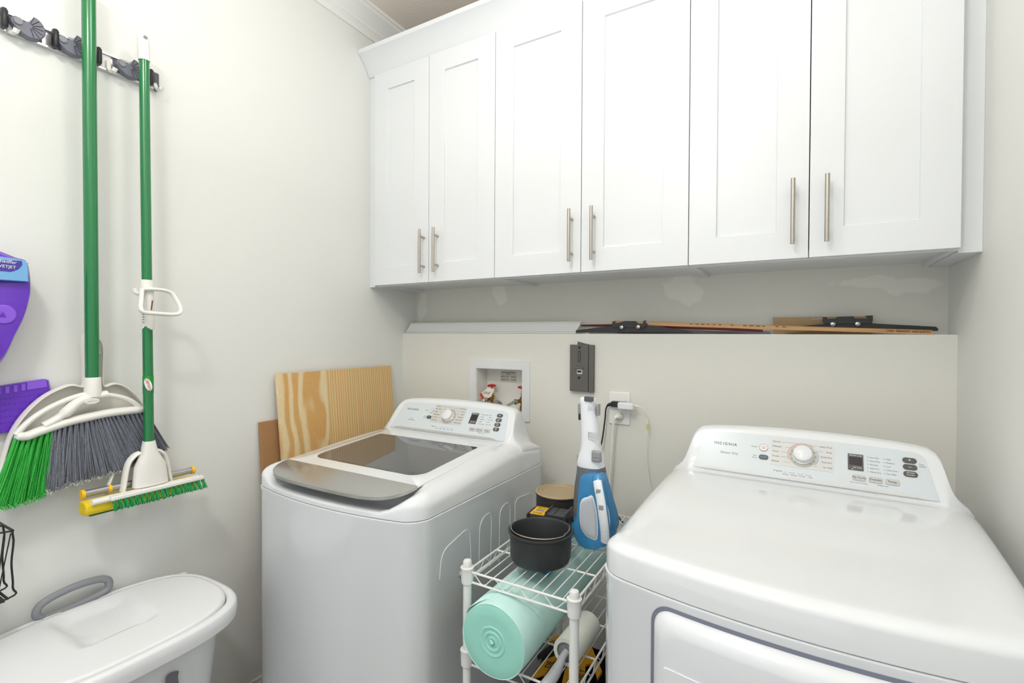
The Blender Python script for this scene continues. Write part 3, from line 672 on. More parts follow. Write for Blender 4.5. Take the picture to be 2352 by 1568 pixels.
# ---------------------------------------------------------------- wire shelf rack
RX0, RX1, RY0, RY1 = 1.017, 1.327, -.851, -.245
t = thing('wire_shelf_rack', 'white wire shelving rack standing between the washer and the dryer', 'shelf rack', ((RX0+RX1)/2, -.55, 0))
LEV = (.785, .562, .12)
for (x, y) in ((RX0,RY0),(RX1,RY0),(RX0,RY1),(RX1,RY1)):
    pm = MB().cyl((x,y,.02),(x,y,.806),.0115,16)
    for k in range(30): pm.cyl((x,y,.04+k*.0254),(x,y,.0412+k*.0254),.0117,16)
    pst = part('post', pm, wire, t)
    part('post_cap', MB().lathe([(.0118,0),(.0118,.009),(.0100,.0125),(.006,.0140),(.0005,.0142)], (x,y,.802), 20), wire, pst)
    part('foot', MB().lathe([(.004,0),(.014,.002),(.014,.010),(.006,.014),(.006,.03)], (x,y,0), 16), wire, pst)
    for z in LEV: part('collar', MB().lathe([(.0125,-.034),(.0160,-.031),(.0172,-.010),(.0172,.006),(.0185,.009),(.0185,.0115),(.0165,.0125),(.011,.0125)], (x,y,z), 20), wire, pst)
for z in LEV:
    f = MB(); a0, a1, b0, b1 = RX0, RX1, RY0, RY1
    for zz, r in ((z,.0030),(z-.027,.0030)):
        f.cyl((a0+.014,b0,zz),(a1-.014,b0,zz),r,8).cyl((a0+.014,b1,zz),(a1-.014,b1,zz),r,8).cyl((a0,b0+.014,zz),(a0,b1-.014,zz),r,8).cyl((a1,b0+.014,zz),(a1,b1-.014,zz),r,8)
    def zig(p, q, n):
        p = Vector(p); q = Vector(q); pts = []
        for k in range(n*8+1): pts.append(lerp(p, q, k/(8*n))+Vector((0,0,-.0135+.0125*math.cos(2*PI*k/8))))
        f.tube(pts, .0015, 6)
    zig((a0+.016,b0,z),(a1-.016,b0,z),4); zig((a0+.016,b1,z),(a1-.016,b1,z),4); zig((a0,b0+.016,z),(a0,b1-.016,z),8); zig((a1,b0+.016,z),(a1,b1-.016,z),8)
    sf = part('shelf_frame', f, wire, t)
    g = MB()
    for k in range(1, 11): x = a0+(a1-a0)*k/11; g.cyl((x,b0,z+.0030),(x,b1,z+.0030),.0016,8)
    part('shelf_wires', g, wire, sf)
    g = MB()
    for k in range(1, 4): y = b0+(b1-b0)*k/4; g.cyl((a0,y,z-.0010),(a1,y,z-.0010),.0027,8)
    part('cross_braces', g, wire, sf)
part('clip', MB().lathe([(.012,0),(.012,.005),(.004,.006)], n=20, M=Matrix.Translation((RX0-.014,RY0,.772)) @ Matrix.Rotation(-PI/2,4,'Y')), nickel, t, label='small round metal clip')
ZS = LEV[0]+.0048
# black baking pan
pc = (1.163,-.703); pm_ = mat('nonstick_black', (46,47,50), .38, spec=.5)
t = thing('round_baking_pan', 'round black non-stick pan with a thin wire handle on the top wire shelf', 'pan', (pc[0],pc[1],ZS))
R = .0865
part('pan_body', MB().lathe([(.001,0),(R*.80,0),(R*.93,.006),(R*.985,.018),(R,.08),(R*1.055,.083),(R*1.06,.0875),(R*1.0,.0885),(R*.965,.083),(R*.95,.02),(R*.88,.008),(.001,.0065)], (pc[0],pc[1],ZS), 64), pm_, t)
hp_ = []
for k in range(25):
    a = math.radians(195+150*k/24+0); rr = R*.965; zz = .092+.002*math.sin(PI*k/24)
    hp_.append(Vector((pc[0]+rr*math.cos(a), pc[1]+rr*math.sin(a), ZS+zz)))
e0, e1 = hp_[0], hp_[-1]
ext = [Vector((pc[0]+R*.93*math.cos(math.radians(a)), pc[1]+R*.93*math.sin(math.radians(a)), ZS+.094)) for a in range(352, 400, 6)]
part('wire_handle', MB().tube(hp_+ext, .0016, 8), mat('copper_steel', (200,180,165), .2, metal=1), t, label='thin bright wire handle')
# battery charger
_p1 = at(1241,1173,2,ZS+.070); _p2 = at(1291,1181,2,ZS+.070); ca = math.atan2(_p2.y-_p1.y, _p2.x-_p1.x)
cm = _p1+(_p2-_p1).normalized()*.041; cm.z = ZS
CM = Matrix.Translation(cm) @ Matrix.Rotation(ca, 4, 'Z')
t = thing('battery_charger', 'black tool battery charger with a yellow label, behind the black pan', 'battery charger', cm, ca)
o = rrect(-.072,.060,-.036,.044,.012)
part('charger_body', MB().loft([[(x,y,0) for x, y in o],[(x,y,.060) for x, y in o],[(x*.94,y*.92,.070) for x, y in o]]), blackp, t, local=True)
fn = MB()
for k in range(10): fn.box((-.076,-.032+k*.0075,.032),(-.070,-.0285+k*.0075,.066))
for k in range(9): fn.box((-.066+k*.0085,.043,.032),(-.062+k*.0085,.0475,.066)).box((.058,-.032+k*.0075,.030),(.064,-.0285+k*.0075,.062))
part('vent_fins', fn, blackp, t, local=True)
part('yellow_label', MB().box((-.064,-.034,.0695),(-.018,.036,.0712)), yellow, t, local=True, bevel=.001, label='yellow maker label')
lt = MB(); FMc = lambda x, y, z: Matrix.Translation((x,y,z))
lt.text('DEWALT', FMc(-.041,.027,.0713), .0125, 'CENTER', d=.0003, sx=.68).text('DCB112', FMc(-.041,.016,.0713), .008, 'CENTER')
lt.box((-.060,-.031,.0712),(-.022,-.029,.0716)).box((-.060,-.017,.0712),(-.022,-.0155,.0716)).text('CHARGER', FMc(-.041,-.023,.0713), .007, 'CENTER')
part('label_lettering', lt, blackp, t, local=True); part('label_panel', MB().box((-.055,-.006,.0712),(-.028,.009,.0715)), gray, t, local=True)
db = mat('charcoal_dock', (66,68,70), .5)
part('battery_dock', MB().box((-.012,-.030,.069),(.052,.036,.076)).box((-.014,-.034,.069),(-.009,.040,.082)).box((.050,-.034,.069),(.056,.040,.086)), db, t, local=True, bevel=.0015)
part('dock_rails', MB().box((.012,-.026,.076),(.0145,.006,.0775)).box((.012,.012,.076),(.0145,.034,.0775)), blackp, t, local=True)
# paint can
t = thing('paint_can', 'dark paint can with a tan inset lid, at the back of the top wire shelf', 'paint can', (1.082,-.395,ZS))
part('can_body', MB().lathe([(.078,0),(.080,.002),(.080,.088),(.083,.090),(.083,.093),(.081,.0945),(.078,.086)], (1.082,-.395,ZS), 56), mat('can_black', (52,49,47), .4), t)
part('can_lid', MB().lathe([(.082,.0935),(.0835,.096),(.080,.0985),(.075,.0985),(.072,.094),(.069,.094),(.066,.0975),(.062,.0975),(.058,.0925),(.001,.0925)], (1.082,-.395,ZS), 56), mat('tan_lid', (172,152,120), .5), t, label='tan lid with inset rings')

# ---------------------------------------------------------------- handheld vacuum
VB = Vector((1.2580,-.527,ZS)); vlean = .0
blue = mat('blue_plastic', (56,138,192), .2, coat=.5); smoke = mat('smoky_plastic', (120,122,126), .12, trans=.35, spec=.6)
vwhite = mat('vacuum_white', (234,238,242), .25); vgray = mat('vacuum_grey', (150,151,153), .4)
t = thing('handheld_vacuum', 'blue and white handheld vacuum standing upright on the top wire shelf', 'handheld vacuum', VB)
YV = -.527
def vax(px, py, dy=0): return at(px, py, 1, YV+dy)
def vring(y_px, xl, xr, dep, dy=0, n=28, p=2.4):
    a = at(xl, y_px, 1, YV); b = at(xr, y_px, 1, YV); c = (a+b)/2; h = (b-a).length/2*.92; out = []
    for k in range(n):
        th = 2*PI*k/n; cs, sn = math.cos(th), math.sin(th); q = (abs(cs)**p+abs(sn)**p)**(-1/p)
        out.append(Vector((c.x+h*cs*q, YV+dy+dep*sn*q, c.z)))
    return out
bowl = MB().loft([vring(1068,1326,1391,.036),vring(1085,1325,1394,.039),vring(1110,1321,1400,.043),vring(1140,1318,1407,.046),vring(1165,1317,1411,.047),vring(1185,1316,1415,.047),vring(1200,1318,1417,.046)])
part('dust_bowl', bowl, smoke, t, smooth=60, label='smoky translucent dust bowl')
lowr = MB().loft([vring(1183,1317.0,1415.5,.0480),vring(1200,1316.5,1419,.0485),vring(1215,1321,1418,.047),vring(1230,1332,1412,.044),vring(1241,1344,1404,.038),vring(1248,1357,1393,.028),vring(1250.5,1367,1384,.014)])
part('motor_body', lowr, blue, t, smooth=60)
# blue shell on the front, running up over the bowl
def vface(pts, d0, d1, dy=-.052):
    """front plate curved around the body, pts in photo pixels on the vacuum plane"""
    P0 = []; P1 = []
    for x, y in pts:
        q = at(x, y, 1, YV); cxm = at(1369 if y > 1060 else 1358, y, 1, YV).x; k = (q.x-cxm)/.06; bow = .020*min(1.4, k*k)
        P0.append(Vector((q.x, YV+dy+bow+d0, q.z))); P1.append(Vector((q.x, YV+dy+bow+d1, q.z)))
    return P0, P1
def smoothp(pts, n=4): 
    c = pts+pts[:3]; return [tuple(p)[:2] for p in bez([(a, b, 0) for a, b in c], n)][n:-2*n-1+n]
def vplate(name, pts, m, d0, d1, par=None, **k):
    pts = [tuple(p)[:2] for p in bez([(x, y, 0) for x, y in pts+pts[:1]], 4)][:-1]
    P0, P1 = vface(pts, d0, d1); cx_ = sum(p[0] for p in pts)/len(pts); cy_ = sum(p[1] for p in pts)/len(pts); R_ = [P0, P1]
    for s_ in (.97,.8,.6,.4,.2,.04): R_.append([p+Vector((0,-.0012,0)) for p in vface([(cx_+(x-cx_)*s_, cy_+(y-cy_)*s_) for x, y in pts], d0, d1)[1]])
    mb = MB().loft(R_)
    return part(name, mb, m, par or t, smooth=50, **k)
shell = [(1352,1080),(1362,1077.5),(1380,1078),(1390,1084),(1398,1110),(1407,1150),(1414,1180),(1417,1205),(1410,1228),(1397,1242),(1372,1246),(1345,1238),(1328,1218),(1320,1196),(1329,1196),(1335,1186),(1338,1160),(1341,1120),(1346,1090)]
vplate('blue_shell', shell, blue, .050, -.002)
grip = [(1365,1129),(1355,1132),(1348,1140),(1345,1155),(1345,1180),(1349,1200),(1358,1213),(1370,1221),(1386,1222),(1386,1170),(1377,1128)]
vplate('grip_opening', grip, applp, -.0005, -.0032, label='pale opening behind the handle')
vplate('grip_recess', [(1366,1132.5),(1357,1135),(1351,1142),(1348,1156),(1348,1180),(1351.5,1198),(1360,1210),(1370,1217.5),(1384,1218),(1383,1170),(1375,1132)], mat('recess_grey', (196,200,206), .3), -.002, -.0046)
vplate('grip_side', [(1396,1133),(1402,1142),(1408,1160),(1411,1185),(1410,1205),(1406,1215),(1403,1190),(1400,1160)], applp, -.0005, -.0034)
# raised handle bar
hb_ = [(1371,1098),(1373,1104),(1378,1120),(1384,1145),(1388,1170),(1391,1200),(1391,1225),(1389,1243)]
hc = []
for k, (x, y) in enumerate(hb_):
    q = at(x, y, 1, YV-.06); out_ = [.0,.008,.016,.020,.021,.018,.010,.002][k]; hc.append(Vector((q.x, YV-.052-out_, q.z)))
part('handle_bar', MB().tube(bez(hc, 5), .0150, 16, flat=((0,1,0),.7)), blue, t)
wc = [p+Vector((.0008,-.0056,-.0)) for p in bez(hc[1:], 5)]; 
part('handle_inlay', MB().tube(wc, .0132, 16, flat=((0,1,0),.5)), vwhite, t, label='white handle inlay')
for k, j in enumerate((6, 13)):
    q = wc[j]; part('switch_button', MB().box((q.x-.0070,q.y-.0072,q.z-.0075),(q.x+.0070,q.y+.002,q.z+.0075)), vgray, t, bevel=.0025)
q = wc[-8]; part('charge_light', MB().box((q.x-.007,q.y-.0065,q.z-.0016),(q.x+.007,q.y+.002,q.z+.0016)), blackp, t, bevel=.001)
# nozzle
noz = MB().loft([vring(1069,1326,1391,.0365),vring(1060,1325.5,1389,.037),vring(1052,1327,1388,.036),vring(1045,1329,1387,.035),vring(1035,1333,1384,.033),vring(1020,1335.5,1380,.031),vring(1000,1336,1378,.029),vring(960,1334.5,1373,.026),vring(925,1333,1369,.023),vring(914,1333,1368,.022),vring(911.5,1336,1365,.016)])
nz_ = part('nozzle', noz, vwhite, t, smooth=60)
def vbox(name, x0, x1, y0, y1, m, dy, th, par=nz_, **k):
    a = at(x0, y1, 1, YV+dy); b = at(x1, y0, 1, YV+dy); return part(name, MB().box((a.x, YV+dy, a.z), (b.x, YV+dy+th, b.z)), m, par, **k)
vbox('top_catch', 1341, 1361, 911.5, 921, dgray, -.0275, .012, bevel=.002)
vbox('release_button', 1357.5, 1380, 1037, 1060, vgray, -.041, .012, bevel=.004)
vbox('release_button_ridge', 1361, 1377, 1040, 1050, vgray, -.0425, .004, bevel=.001)
vbox('side_latch', 1324, 1331.5, 1044, 1065, vgray, -.022, .02, bevel=.003)
vbox('side_clip', 1326.5, 1333, 927, 950, vgray, -.012, .02, bevel=.002); vbox('side_clip', 1369, 1374.5, 929, 955, vgray, -.012, .02, bevel=.002)
vbox('clip_foot', 1328, 1333, 950, 964, blackp, -.010, .012, bevel=.001)
tm = MB()
p = at(1349,935,1,YV-.026); tm.text('16V', frame((p.x,YV-.0268,p.z), (1,0,0), (0,0,1)), .016, 'LEFT'); p = at(1349,940.5,1,YV-.026); tm.text('LITHIUM', frame((p.x,YV-.0268,p.z), (1,0,0), (0,0,1)), .0055, 'LEFT')
p = at(1361.5,998.5,1,YV-.03); tm.text('BLACK+', frame((p.x,YV-.0303,p.z), (1,0,0), (0,0,1)), .0085, 'CENTER'); p = at(1361.5,1004.5,1,YV-.03); tm.text('DECKER', frame((p.x,YV-.0303,p.z), (1,0,0), (0,0,1)), .0085, 'CENTER')
a = at(1351,1009,1,YV-.0305); b = at(1372,994,1,YV-.0305)
for (x0, x1, z0, z1) in ((a.x,b.x,a.z,a.z+.001),(a.x,b.x,b.z-.001,b.z),(a.x,a.x+.001,a.z,b.z),(b.x-.001,b.x,a.z,b.z)): tm.box((x0,YV-.0305,z0),(x1,YV-.0285,z1))
part('nozzle_lettering', tm, mat('pale_grey_ink', (196,198,200), .5), nz_)

# ---------------------------------------------------------------- foam roll and lint roller
foam = mat('mint_foam', (196,236,229), .75, noise=.2, nscale=800, var=.04, vscale=40); foamd = mat('mint_foam_edge', (158,220,205), .8, noise=.25, nscale=700)
t = thing('foam_roll', 'large roll of mint green packing foam lying on the middle wire shelf', 'foam roll', (1.135,-.6,LEV[1]))
FR = .092; fz = LEV[1]+.0050+FR; fy0, fy1 = -.905, -.30; fx = 1.132
rings = []; nseg = 56
for (y, s_) in ((fy0+.001,.965),(fy0,.985),(fy0+.006,1.0),(fy0+.05,1.01),(fy0+.09,1.0),(fy0+.30,.99),(fy1,.99),(fy1+.001,.9)):
    rings.append([Vector((fx+FR*s_*(1+.012*math.sin(3*a+y*9))*math.cos(a), y, fz+FR*min(s_,1)*(1+.008*math.sin(5*a+y*7))*math.sin(a)-(.0 if s_ <= 1 else 0))) for a in [2*PI*k/nseg for k in range(nseg)]])
part('roll_body', MB().loft(rings, True), foam, t, smooth=60)
sp = MB(); cE = Vector((fx, fy0, fz))
# wound end: concentric ridges around a loose centre
prof = [(.0005,-.0008),(.006,-.0005),(.009,-.003),(.012,-.0006),(.017,-.0005),(.020,-.0032),(.024,-.0032),(.026,-.0008),(.030,-.0008),(.033,-.0030),(.036,-.0030),(.038,-.0010),(.060,-.0012),(.085,-.0010),(.0885,.0005)]
ML = Matrix.Translation(cE) @ Matrix.Rotation(PI/2, 4, 'X')
sp.lathe([(r, -z_) for r, z_ in prof][::-1], n=56, M=ML)
part('roll_end', sp, foamd, t, smooth=40, label='spiral wound end of the roll')
part('core_fold', MB().tube([cE+Vector(p) for p in ((-.004,-.004,.006),(.003,-.006,.0),(-.001,-.004,-.007))], [.003,.0045,.003], 8), foamd, t)
fl = [Vector((fx+(FR+.0012)*math.cos(a), 0, fz+(FR+.0012)*math.sin(a))) for a in [math.radians(95+8*k) for k in range(9)]]
part('loose_flap', MB().add([p+Vector((-(i/9)*.010, fy0+.012+.01*math.sin(i), .0)) for i, p in enumerate(fl)]+[p+Vector((-(i/9)*.010, fy0+.30+.02*math.sin(i*2), 0)) for i, p in enumerate(fl)], [(i, i+1, i+10, i+9) for i in range(8)]), foam, t, solid=.0015)
q = Vector((1.185,-.62,fz+FR*.83))
tag(part('blue_tape', MB().add([Vector((fx+(FR+.003)*math.cos(a), y, fz+(FR+.003)*math.sin(a))) for y in (-.690,-.655) for a in (1.35,1.2,1.05)], [(0,1,4,3),(1,2,5,4)]), mat('blue_tape_', (40,140,176), .5), solid=.0004), 'small strip of blue tape stuck on the mint foam roll', 'tape')
t = thing('lint_roller', 'large white lint roller with grey handle on the middle wire shelf', 'lint roller', (1.285,-.70,LEV[1]))
lr = .036; lz = LEV[1]+.0050+lr; A = Vector((1.272,-.772,lz)); B = Vector((1.276,-.622,lz)); dr = (B-A).normalized()
LMx = Matrix.Translation(A) @ dr.to_track_quat('Z','Y').to_matrix().to_4x4()
part('sticky_roll', MB().lathe([(lr*.70,.0),(lr*.98,0),(lr,.002),(lr,.148),(lr*.98,.15),(lr*.7,.15)], n=40, M=LMx, cap=False), mat('sticky_paper', (228,230,218), .5), t)
part('roller_core', MB().lathe([(.001,.006),(lr*.70,.006),(lr*.72,.0),(lr*.72,.15),(.001,.15)], n=40, M=LMx), gray, t)
hpt = bez([A+dr*.006, A+Vector((-.004,-.012,-.008)), A+Vector((-.006,-.045,-.024)), A+Vector((-.010,-.085,-.030)), A+Vector((-.012,-.112,-.032))], 6)
part('handle', MB().tube(hpt, [.009+.006*sm(4,16,k)-.010*sm(20,24.5,k) for k in range(len(hpt))], 14), mat('handle_grey', (176,177,180), .35), t, label='grey rounded handle')

# tool bag below
t = thing('tool_bag', 'black and yellow soft tool bag under the middle wire shelf', 'tool bag', (1.16,-.42,LEV[2]))
bg = MB(); zb0 = LEV[2]+.005; zt0 = .30
o = rrect(1.045,1.285,-.60,-.27,.04); i_ = rrect(1.052,1.278,-.593,-.277,.035)
bg.loft([[(x,y,zb0) for x, y in o],[(x,y,zt0) for x, y in o],[(x,y,zt0) for x, y in i_],[(x,y,zb0+.05) for x, y in i_]], False)
bg.add([(x,y,zb0+.05) for x, y in i_], [tuple(range(len(i_)))]).add([(x,y,zb0) for x, y in o], [tuple(range(len(o)))])
part('bag_body', bg, mat('bag_black', (26,27,32), .8), t)
ym = mat('bag_yellow', (226,158,14), .7, var=.08, vscale=30)
def flap(px, z, th, m, name, lab=None): return part(name, MB().prism([at(x,y,2,z) for x, y in px], (0,0,th)), m, t, bevel=.002, label=lab)
flap([(1300,1461),(1294,1500),(1275,1520),(1252,1552),(1226,1560),(1222,1552),(1240,1532),(1254,1515),(1262,1505),(1282,1490),(1284,1478),(1272,1474),(1260,1480),(1270,1468)], .305, .010, ym, 'yellow_panel', 'yellow panel of the bag')
flap([(1352,1482),(1362,1498),(1371,1520),(1383,1548),(1372,1565),(1366,1540),(1358,1528),(1345,1532),(1342,1600),(1285,1600),(1297,1545),(1322,1515),(1334,1500)], .305, .012, ym, 'yellow_panel', 'yellow panel of the bag')
part('grey_strap', MB().tube([at(x,y,2,.318) for x, y in ((1242,1514),(1236,1526),(1225,1540),(1215,1560))], .004, 8, flat=((0,0,1),.4)), gray, t)
part('black_flap', MB().tube([at(x,y,2,.315) for x, y in ((1275,1482),(1262,1500),(1240,1512))], [.012,.02,.014], 10), mat('bag_black2', (20,20,24), .7), t)
tm = MB(); p = at(1258,1533,2,.317); tm.text('DE', frame(p, at(1268,1515,2,.317)-p, (-.9,-.3,0)), .03); p = at(1331,1568,2,.319); tm.text('DEWALT', frame(at(1318,1590,2,.319), at(1335,1550,2,.319)-at(1318,1590,2,.319), (-.9,.1,0)), .028)
part('bag_lettering', tm, blackp, t)

# ---------------------------------------------------------------- boards by the washer
plym = woodmat('plywood_face', (226,178,110), (243,222,176), 1.7, 13, (0,0,0), (1.,2.6,.95))
pinem = woodmat('pine_face', (226,184,122), (240,211,157), 24, 3, (0,0,0), (.3,1.0,.05))
mdfm = mat('mdf_brown', (168,126,84), .8, var=.06, vscale=80)
def board(name, y0, y1, zt_, xt, xb, th, m, label, zb_=.001, dy=0, em=None):
    n = Vector((zt_-zb_, 0, -(xt-xb))).normalized()
    mb = MB().prism([(xb,y0+dy,zb_),(xb,y1,zb_),(xt,y1,zt_),(xt,y0,zt_)], n*th)
    return tag(part(name, mb, m, bevel=.0008, seg=1), label, 'board', 'boards leaning beside the washer')
board('plywood_board', -.7408, -.507, 1.2655, .018, .130, .012, plym, 'plywood board with wavy grain leaning beside the washer, left of the pine board', dy=.02)
board('pine_board', -.505, -.113, 1.2665, .016, .128, .012, pinem, 'wide pine board with straight grain leaning beside the washer near the corner')
board('fibreboard_panel', -.800, -.715, 1.084, .004, .095, .012, mdfm, 'narrow brown fibreboard panel behind the left edge of the plywood board')

# ---------------------------------------------------------------- mop rack on the left wall
railm = mat('aluminium_rail', (214,212,214), .3, metal=.6)
ry0, ry1, rz0, rz1 = -1.66, -1.140, 2.194, 2.2475
t = thing('mop_holder_rail', 'silver wall rail with dark grips holding the broom and the mop', 'tool holder', (0,-1.35,2.22))
part('rail', MB().box((0,ry0,rz0),(.006,ry1,rz1)).box((.006,ry0,rz1-.007),(.014,ry1,rz1)).box((.006,ry0,rz0),(.014,ry1,rz0+.007)), railm, t, bevel=.001)
part('end_cap', MB().box((0,ry1-.012,rz0-.001),(.016,ry1+.004,rz1+.001)), dgray, t, bevel=.004)
part('hook_panel', MB().box((.006,-1.292,rz0+.007),(.009,-1.262,rz1-.007)), whitep, t)
def grip(rpx, cpx, sc_=1):
    ya = at(rpx[0], rpx[1], 0, .03).y; yc = at(cpx[0], cpx[1], 0, .03).y; zc = 2.2205
    g = part('grip_base', MB().box((.004,yc-.035,rz0+.008),(.012,yc+.030,rz1-.008)), dgray, t, bevel=.001)
    part('roller_grip', MB().tube([(.026,ya,zc-.024),(.026,ya,zc-.018),(.026,ya,zc+.018),(.026,ya,zc+.024)], [.009,.013,.013,.009], 14, flat=((0,1,0),.62)), blackp, g)
    c2 = (yc+.000, zc+.002); pts = [(c2[0]+.031*math.cos(a_), c2[1]+.031*math.sin(a_)) for a_ in [math.radians(-95+14*k) for k in range(13)]]
    pts += [(yc-.002,zc+.014),(yc-.012,zc+.008),(yc-.018,zc+.014),(yc-.028,zc+.015),(yc-.036,zc+.008),(yc-.037,zc-.003),(yc-.028,zc-.014),(yc-.016,zc-.024)]
    part('cam_grip', MB().prism([(.012,y,z) for y, z in pts], (.024,0,0)), mat('cam_grey', (112,114,126), .5), g, bevel=.003)
    rib = MB()
    for k in range(7):
        a = math.radians(-72+24*k); c0 = Vector((.0364,yc-.002,zc+.002)); u = Vector((0,math.cos(a),math.sin(a)))
        rib.tube([c0+u*.006, c0+u*.0285], .0007, 5)
    part('cam_ribs', rib, blackp, g)
    part('pivot', MB().cyl((.030,yc-.024,zc+.002),(.040,yc-.024,zc+.002),.0085,18), gray, g)
def hook(px, py):
    y = at(px, py, 0, .015).y
    part('hook', MB().tube([(.010,y,rz0+.030),(.014,y,rz0+.008),(.022,y+.002,rz0-.002),(.034,y+.006,rz0+.0),(.038,y+.008,rz0+.008)], .0045, 8, flat=((0,1,0),1.5)), whitep, t)
grip((128,85),(168,97)); grip((10,38),(68,68)); grip((227,124),(300,158)); 
yb = at(347,175,0,.03).y; part('roller_grip', MB().tube([(.026,yb,2.197),(.026,yb,2.203),(.026,yb,2.239),(.026,yb,2.244)], [.009,.013,.013,.009], 14, flat=((0,1,0),.62)), blackp, t)
for p in ((22,60),(250,150),(358,190)): hook(*p)

# ---------------------------------------------------------------- broom with dustpan
XB = .068
pt = at(203,-60,0,XB); pb_ = at(212,872,0,XB)
t = thing('broom', 'green-handled broom with green and grey bristles hanging on the left wall', 'broom', pb_)
part('pole', MB().tube([pt, pb_], .0160, 24), green, t)
L0 = lambda pts, x=XB: [at(a, b, 0, x) for a, b in pts]
sk = at(213,866,0,XB); sb = at(213,910,0,XB)
sock = MB().tube([sk, lerp(sk,sb,.06), sb], [.0172,.0185,.0205], 24)
part('socket', sock, whitep, t)
hd = MB(); FX = ((1,0,0),1.5)
hd.tube(bez(L0([(35,1000),(60,1001),(90,990),(150,970),(200,958),(250,948),(300,942),(330,940)]), 5), [.006,.010,.0115]+[.0115]*30+[.0105,.009,.0075], 14, flat=FX)
hd.tube(bez(L0([(36,998),(60,973),(90,950),(130,928),(170,912),(200,905),(235,906),(270,910),(300,920),(322,936)]), 5), .0068, 12, flat=FX)
hd.tube(bez(L0([(100,978),(140,955),(175,925),(205,912),(245,905)]), 5), [.010]*6+[.014]*9+[.011]*6, 14, flat=FX)
part('broom_head', hd, whitep, t, smooth=60)
em = MB(); p = at(212,921,0,XB+.021); EM = frame(p, (0,1,.08), (0,-.08,1)); plate(em, EM, [(x*1.0, y) for x, y in arcpts(0,0,.0005,.012,0,2*PI,24)], 0, .001)
em2 = MB(); em2.text('LIBMAN', EM @ Matrix.Translation((0,0,.0012)), .0075, 'CENTER'); 
ell = MB(); plate(ell, EM, [(.0165*math.cos(a), .0075*math.sin(a)) for a in [2*PI*k/28 for k in range(28)]], -.004, .001)
eo = part('oval_badge', ell, whitep, t); part('badge_lettering', em2, mat('badge_shade', (210,208,202), .5), eo)
def bristles(name, top, bot, n, m, r=.0013, wob=.006, spread=.012, tl=None):
    mb = MB(); T_ = bez(L0(top), 8); B_ = bez(L0(bot), 8)
    def samp(P, k): i = k*(len(P)-1); j = min(int(i), len(P)-2); return lerp(P[j], P[j+1], i-j)
    for q in range(n):
        kt = (q+.5)/n; tuft = round(kt*tl)/tl if tl else kt
        a = samp(T_, min(1,max(0,tuft*.7+kt*.3)))+Vector((random.uniform(-.008,.008),0,.004)); kb = min(1, max(0, kt+random.uniform(-.012,.012)))
        b = samp(B_, kb)+Vector((random.uniform(-spread,spread),random.uniform(-wob,wob),random.uniform(-wob,wob)))
        mid = lerp(a, b, .55)+Vector((random.uniform(-.002,.002),random.uniform(-.0015,.0015),0))
        mb.tube([a, mid, b], [r, r, r*.6], 4, cap=False)
    return mb
gb = mat('green_bristle', (52,176,66), .5, var=.25, vscale=120); gb2 = mat('grey_bristle', (124,128,138), .5, var=.35, vscale=140); pale = mat('bristle_tip', (196,196,188), .7)
o = part('green_bristles', bristles('g', [(36,1006),(75,1000),(119,985)], [(-20,1165),(30,1158),(100,1136)], 420, gb, tl=7), gb, t, smooth=0); o['kind'] = 'stuff'
o = part('grey_bristles', bristles('k', [(119,985),(200,962),(260,950),(331,943)], [(103,1128),(160,1110),(250,1085),(300,1066),(345,1050),(382,1028)], 1300, gb2, tl=22), gb2, t, smooth=0, ); o['kind'] = 'stuff'
def tips(bot, n):
    mb = MB(); B_ = bez(L0(bot), 8)
    for q in range(n):
        i = random.random()*(len(B_)-1); j = min(int(i), len(B_)-2); p = lerp(B_[j], B_[j+1], i-j)+Vector((random.uniform(-.012,.012),random.uniform(-.003,.003),random.uniform(-.004,.007)))
        for s_ in range(3): mb.tube([p, p+Vector((random.uniform(-.004,.004),random.uniform(-.005,.005),-random.uniform(.003,.009)))], .0006, 3, cap=False)
    return mb
o = part('frayed_tips', tips([(103,1128),(160,1110),(250,1085),(300,1066),(345,1050)], 420), pale, t, smooth=0, label='frayed pale bristle tips'); o['kind'] = 'stuff'
o = part('green_frayed_tips', tips([(-20,1165),(30,1158),(100,1136)], 200), mat('green_tip', (120,206,120), .7), t, smooth=0); o['kind'] = 'stuff'
# dustpan clipped behind the broom
XD = .038
dout = [(-14,1120),(0,1080),(12,1035),(28,990),(60,945),(100,910),(140,890),(165,884),(185,888),(193,880),(193,840),(190,800),(192,775),(196,768)]
dout2 = [(226,780),(233,800),(232,850),(232,878),(238,887),(260,881),(285,888),(312,912),(335,948),(345,980),(350,1005),(356,1035),(360,1060)]
t = thing('dustpan', 'off-white dustpan clipped behind the broom head on the left wall', 'dustpan', at(180,960,0,XD))
dm = mat('dustpan_white', (236,233,224), .45)
L1 = L0(dout, XD); L2 = L0(dout2, XD)
sheet = [p for p in L0(dout[:9], XD-.014)]+[p for p in L0([(196,880),(230,880)], XD-.014)]+[p for p in L0(dout2[4:], XD-.014)]
part('pan_sheet', MB().prism(sheet, (-.003,0,0)), dm, t)
rim = MB()
rim.tube(bez(L1, 4), .0036, 10, flat=((1,0,0),4.2)); rim.tube(bez(L2, 4), .0036, 10, flat=((1,0,0),4.2))
part('pan_rim', rim, dm, t, smooth=60)
nb = MB()
for (xa, xb, y) in ((194,203,812),(194,203,853),(222,232,812),(222,232,853)): nb.tube(L0([(xa,y),(xb,y)], XD), .0018, 8, flat=((1,0,0),3))
part('pan_clips', nb, dm, t)

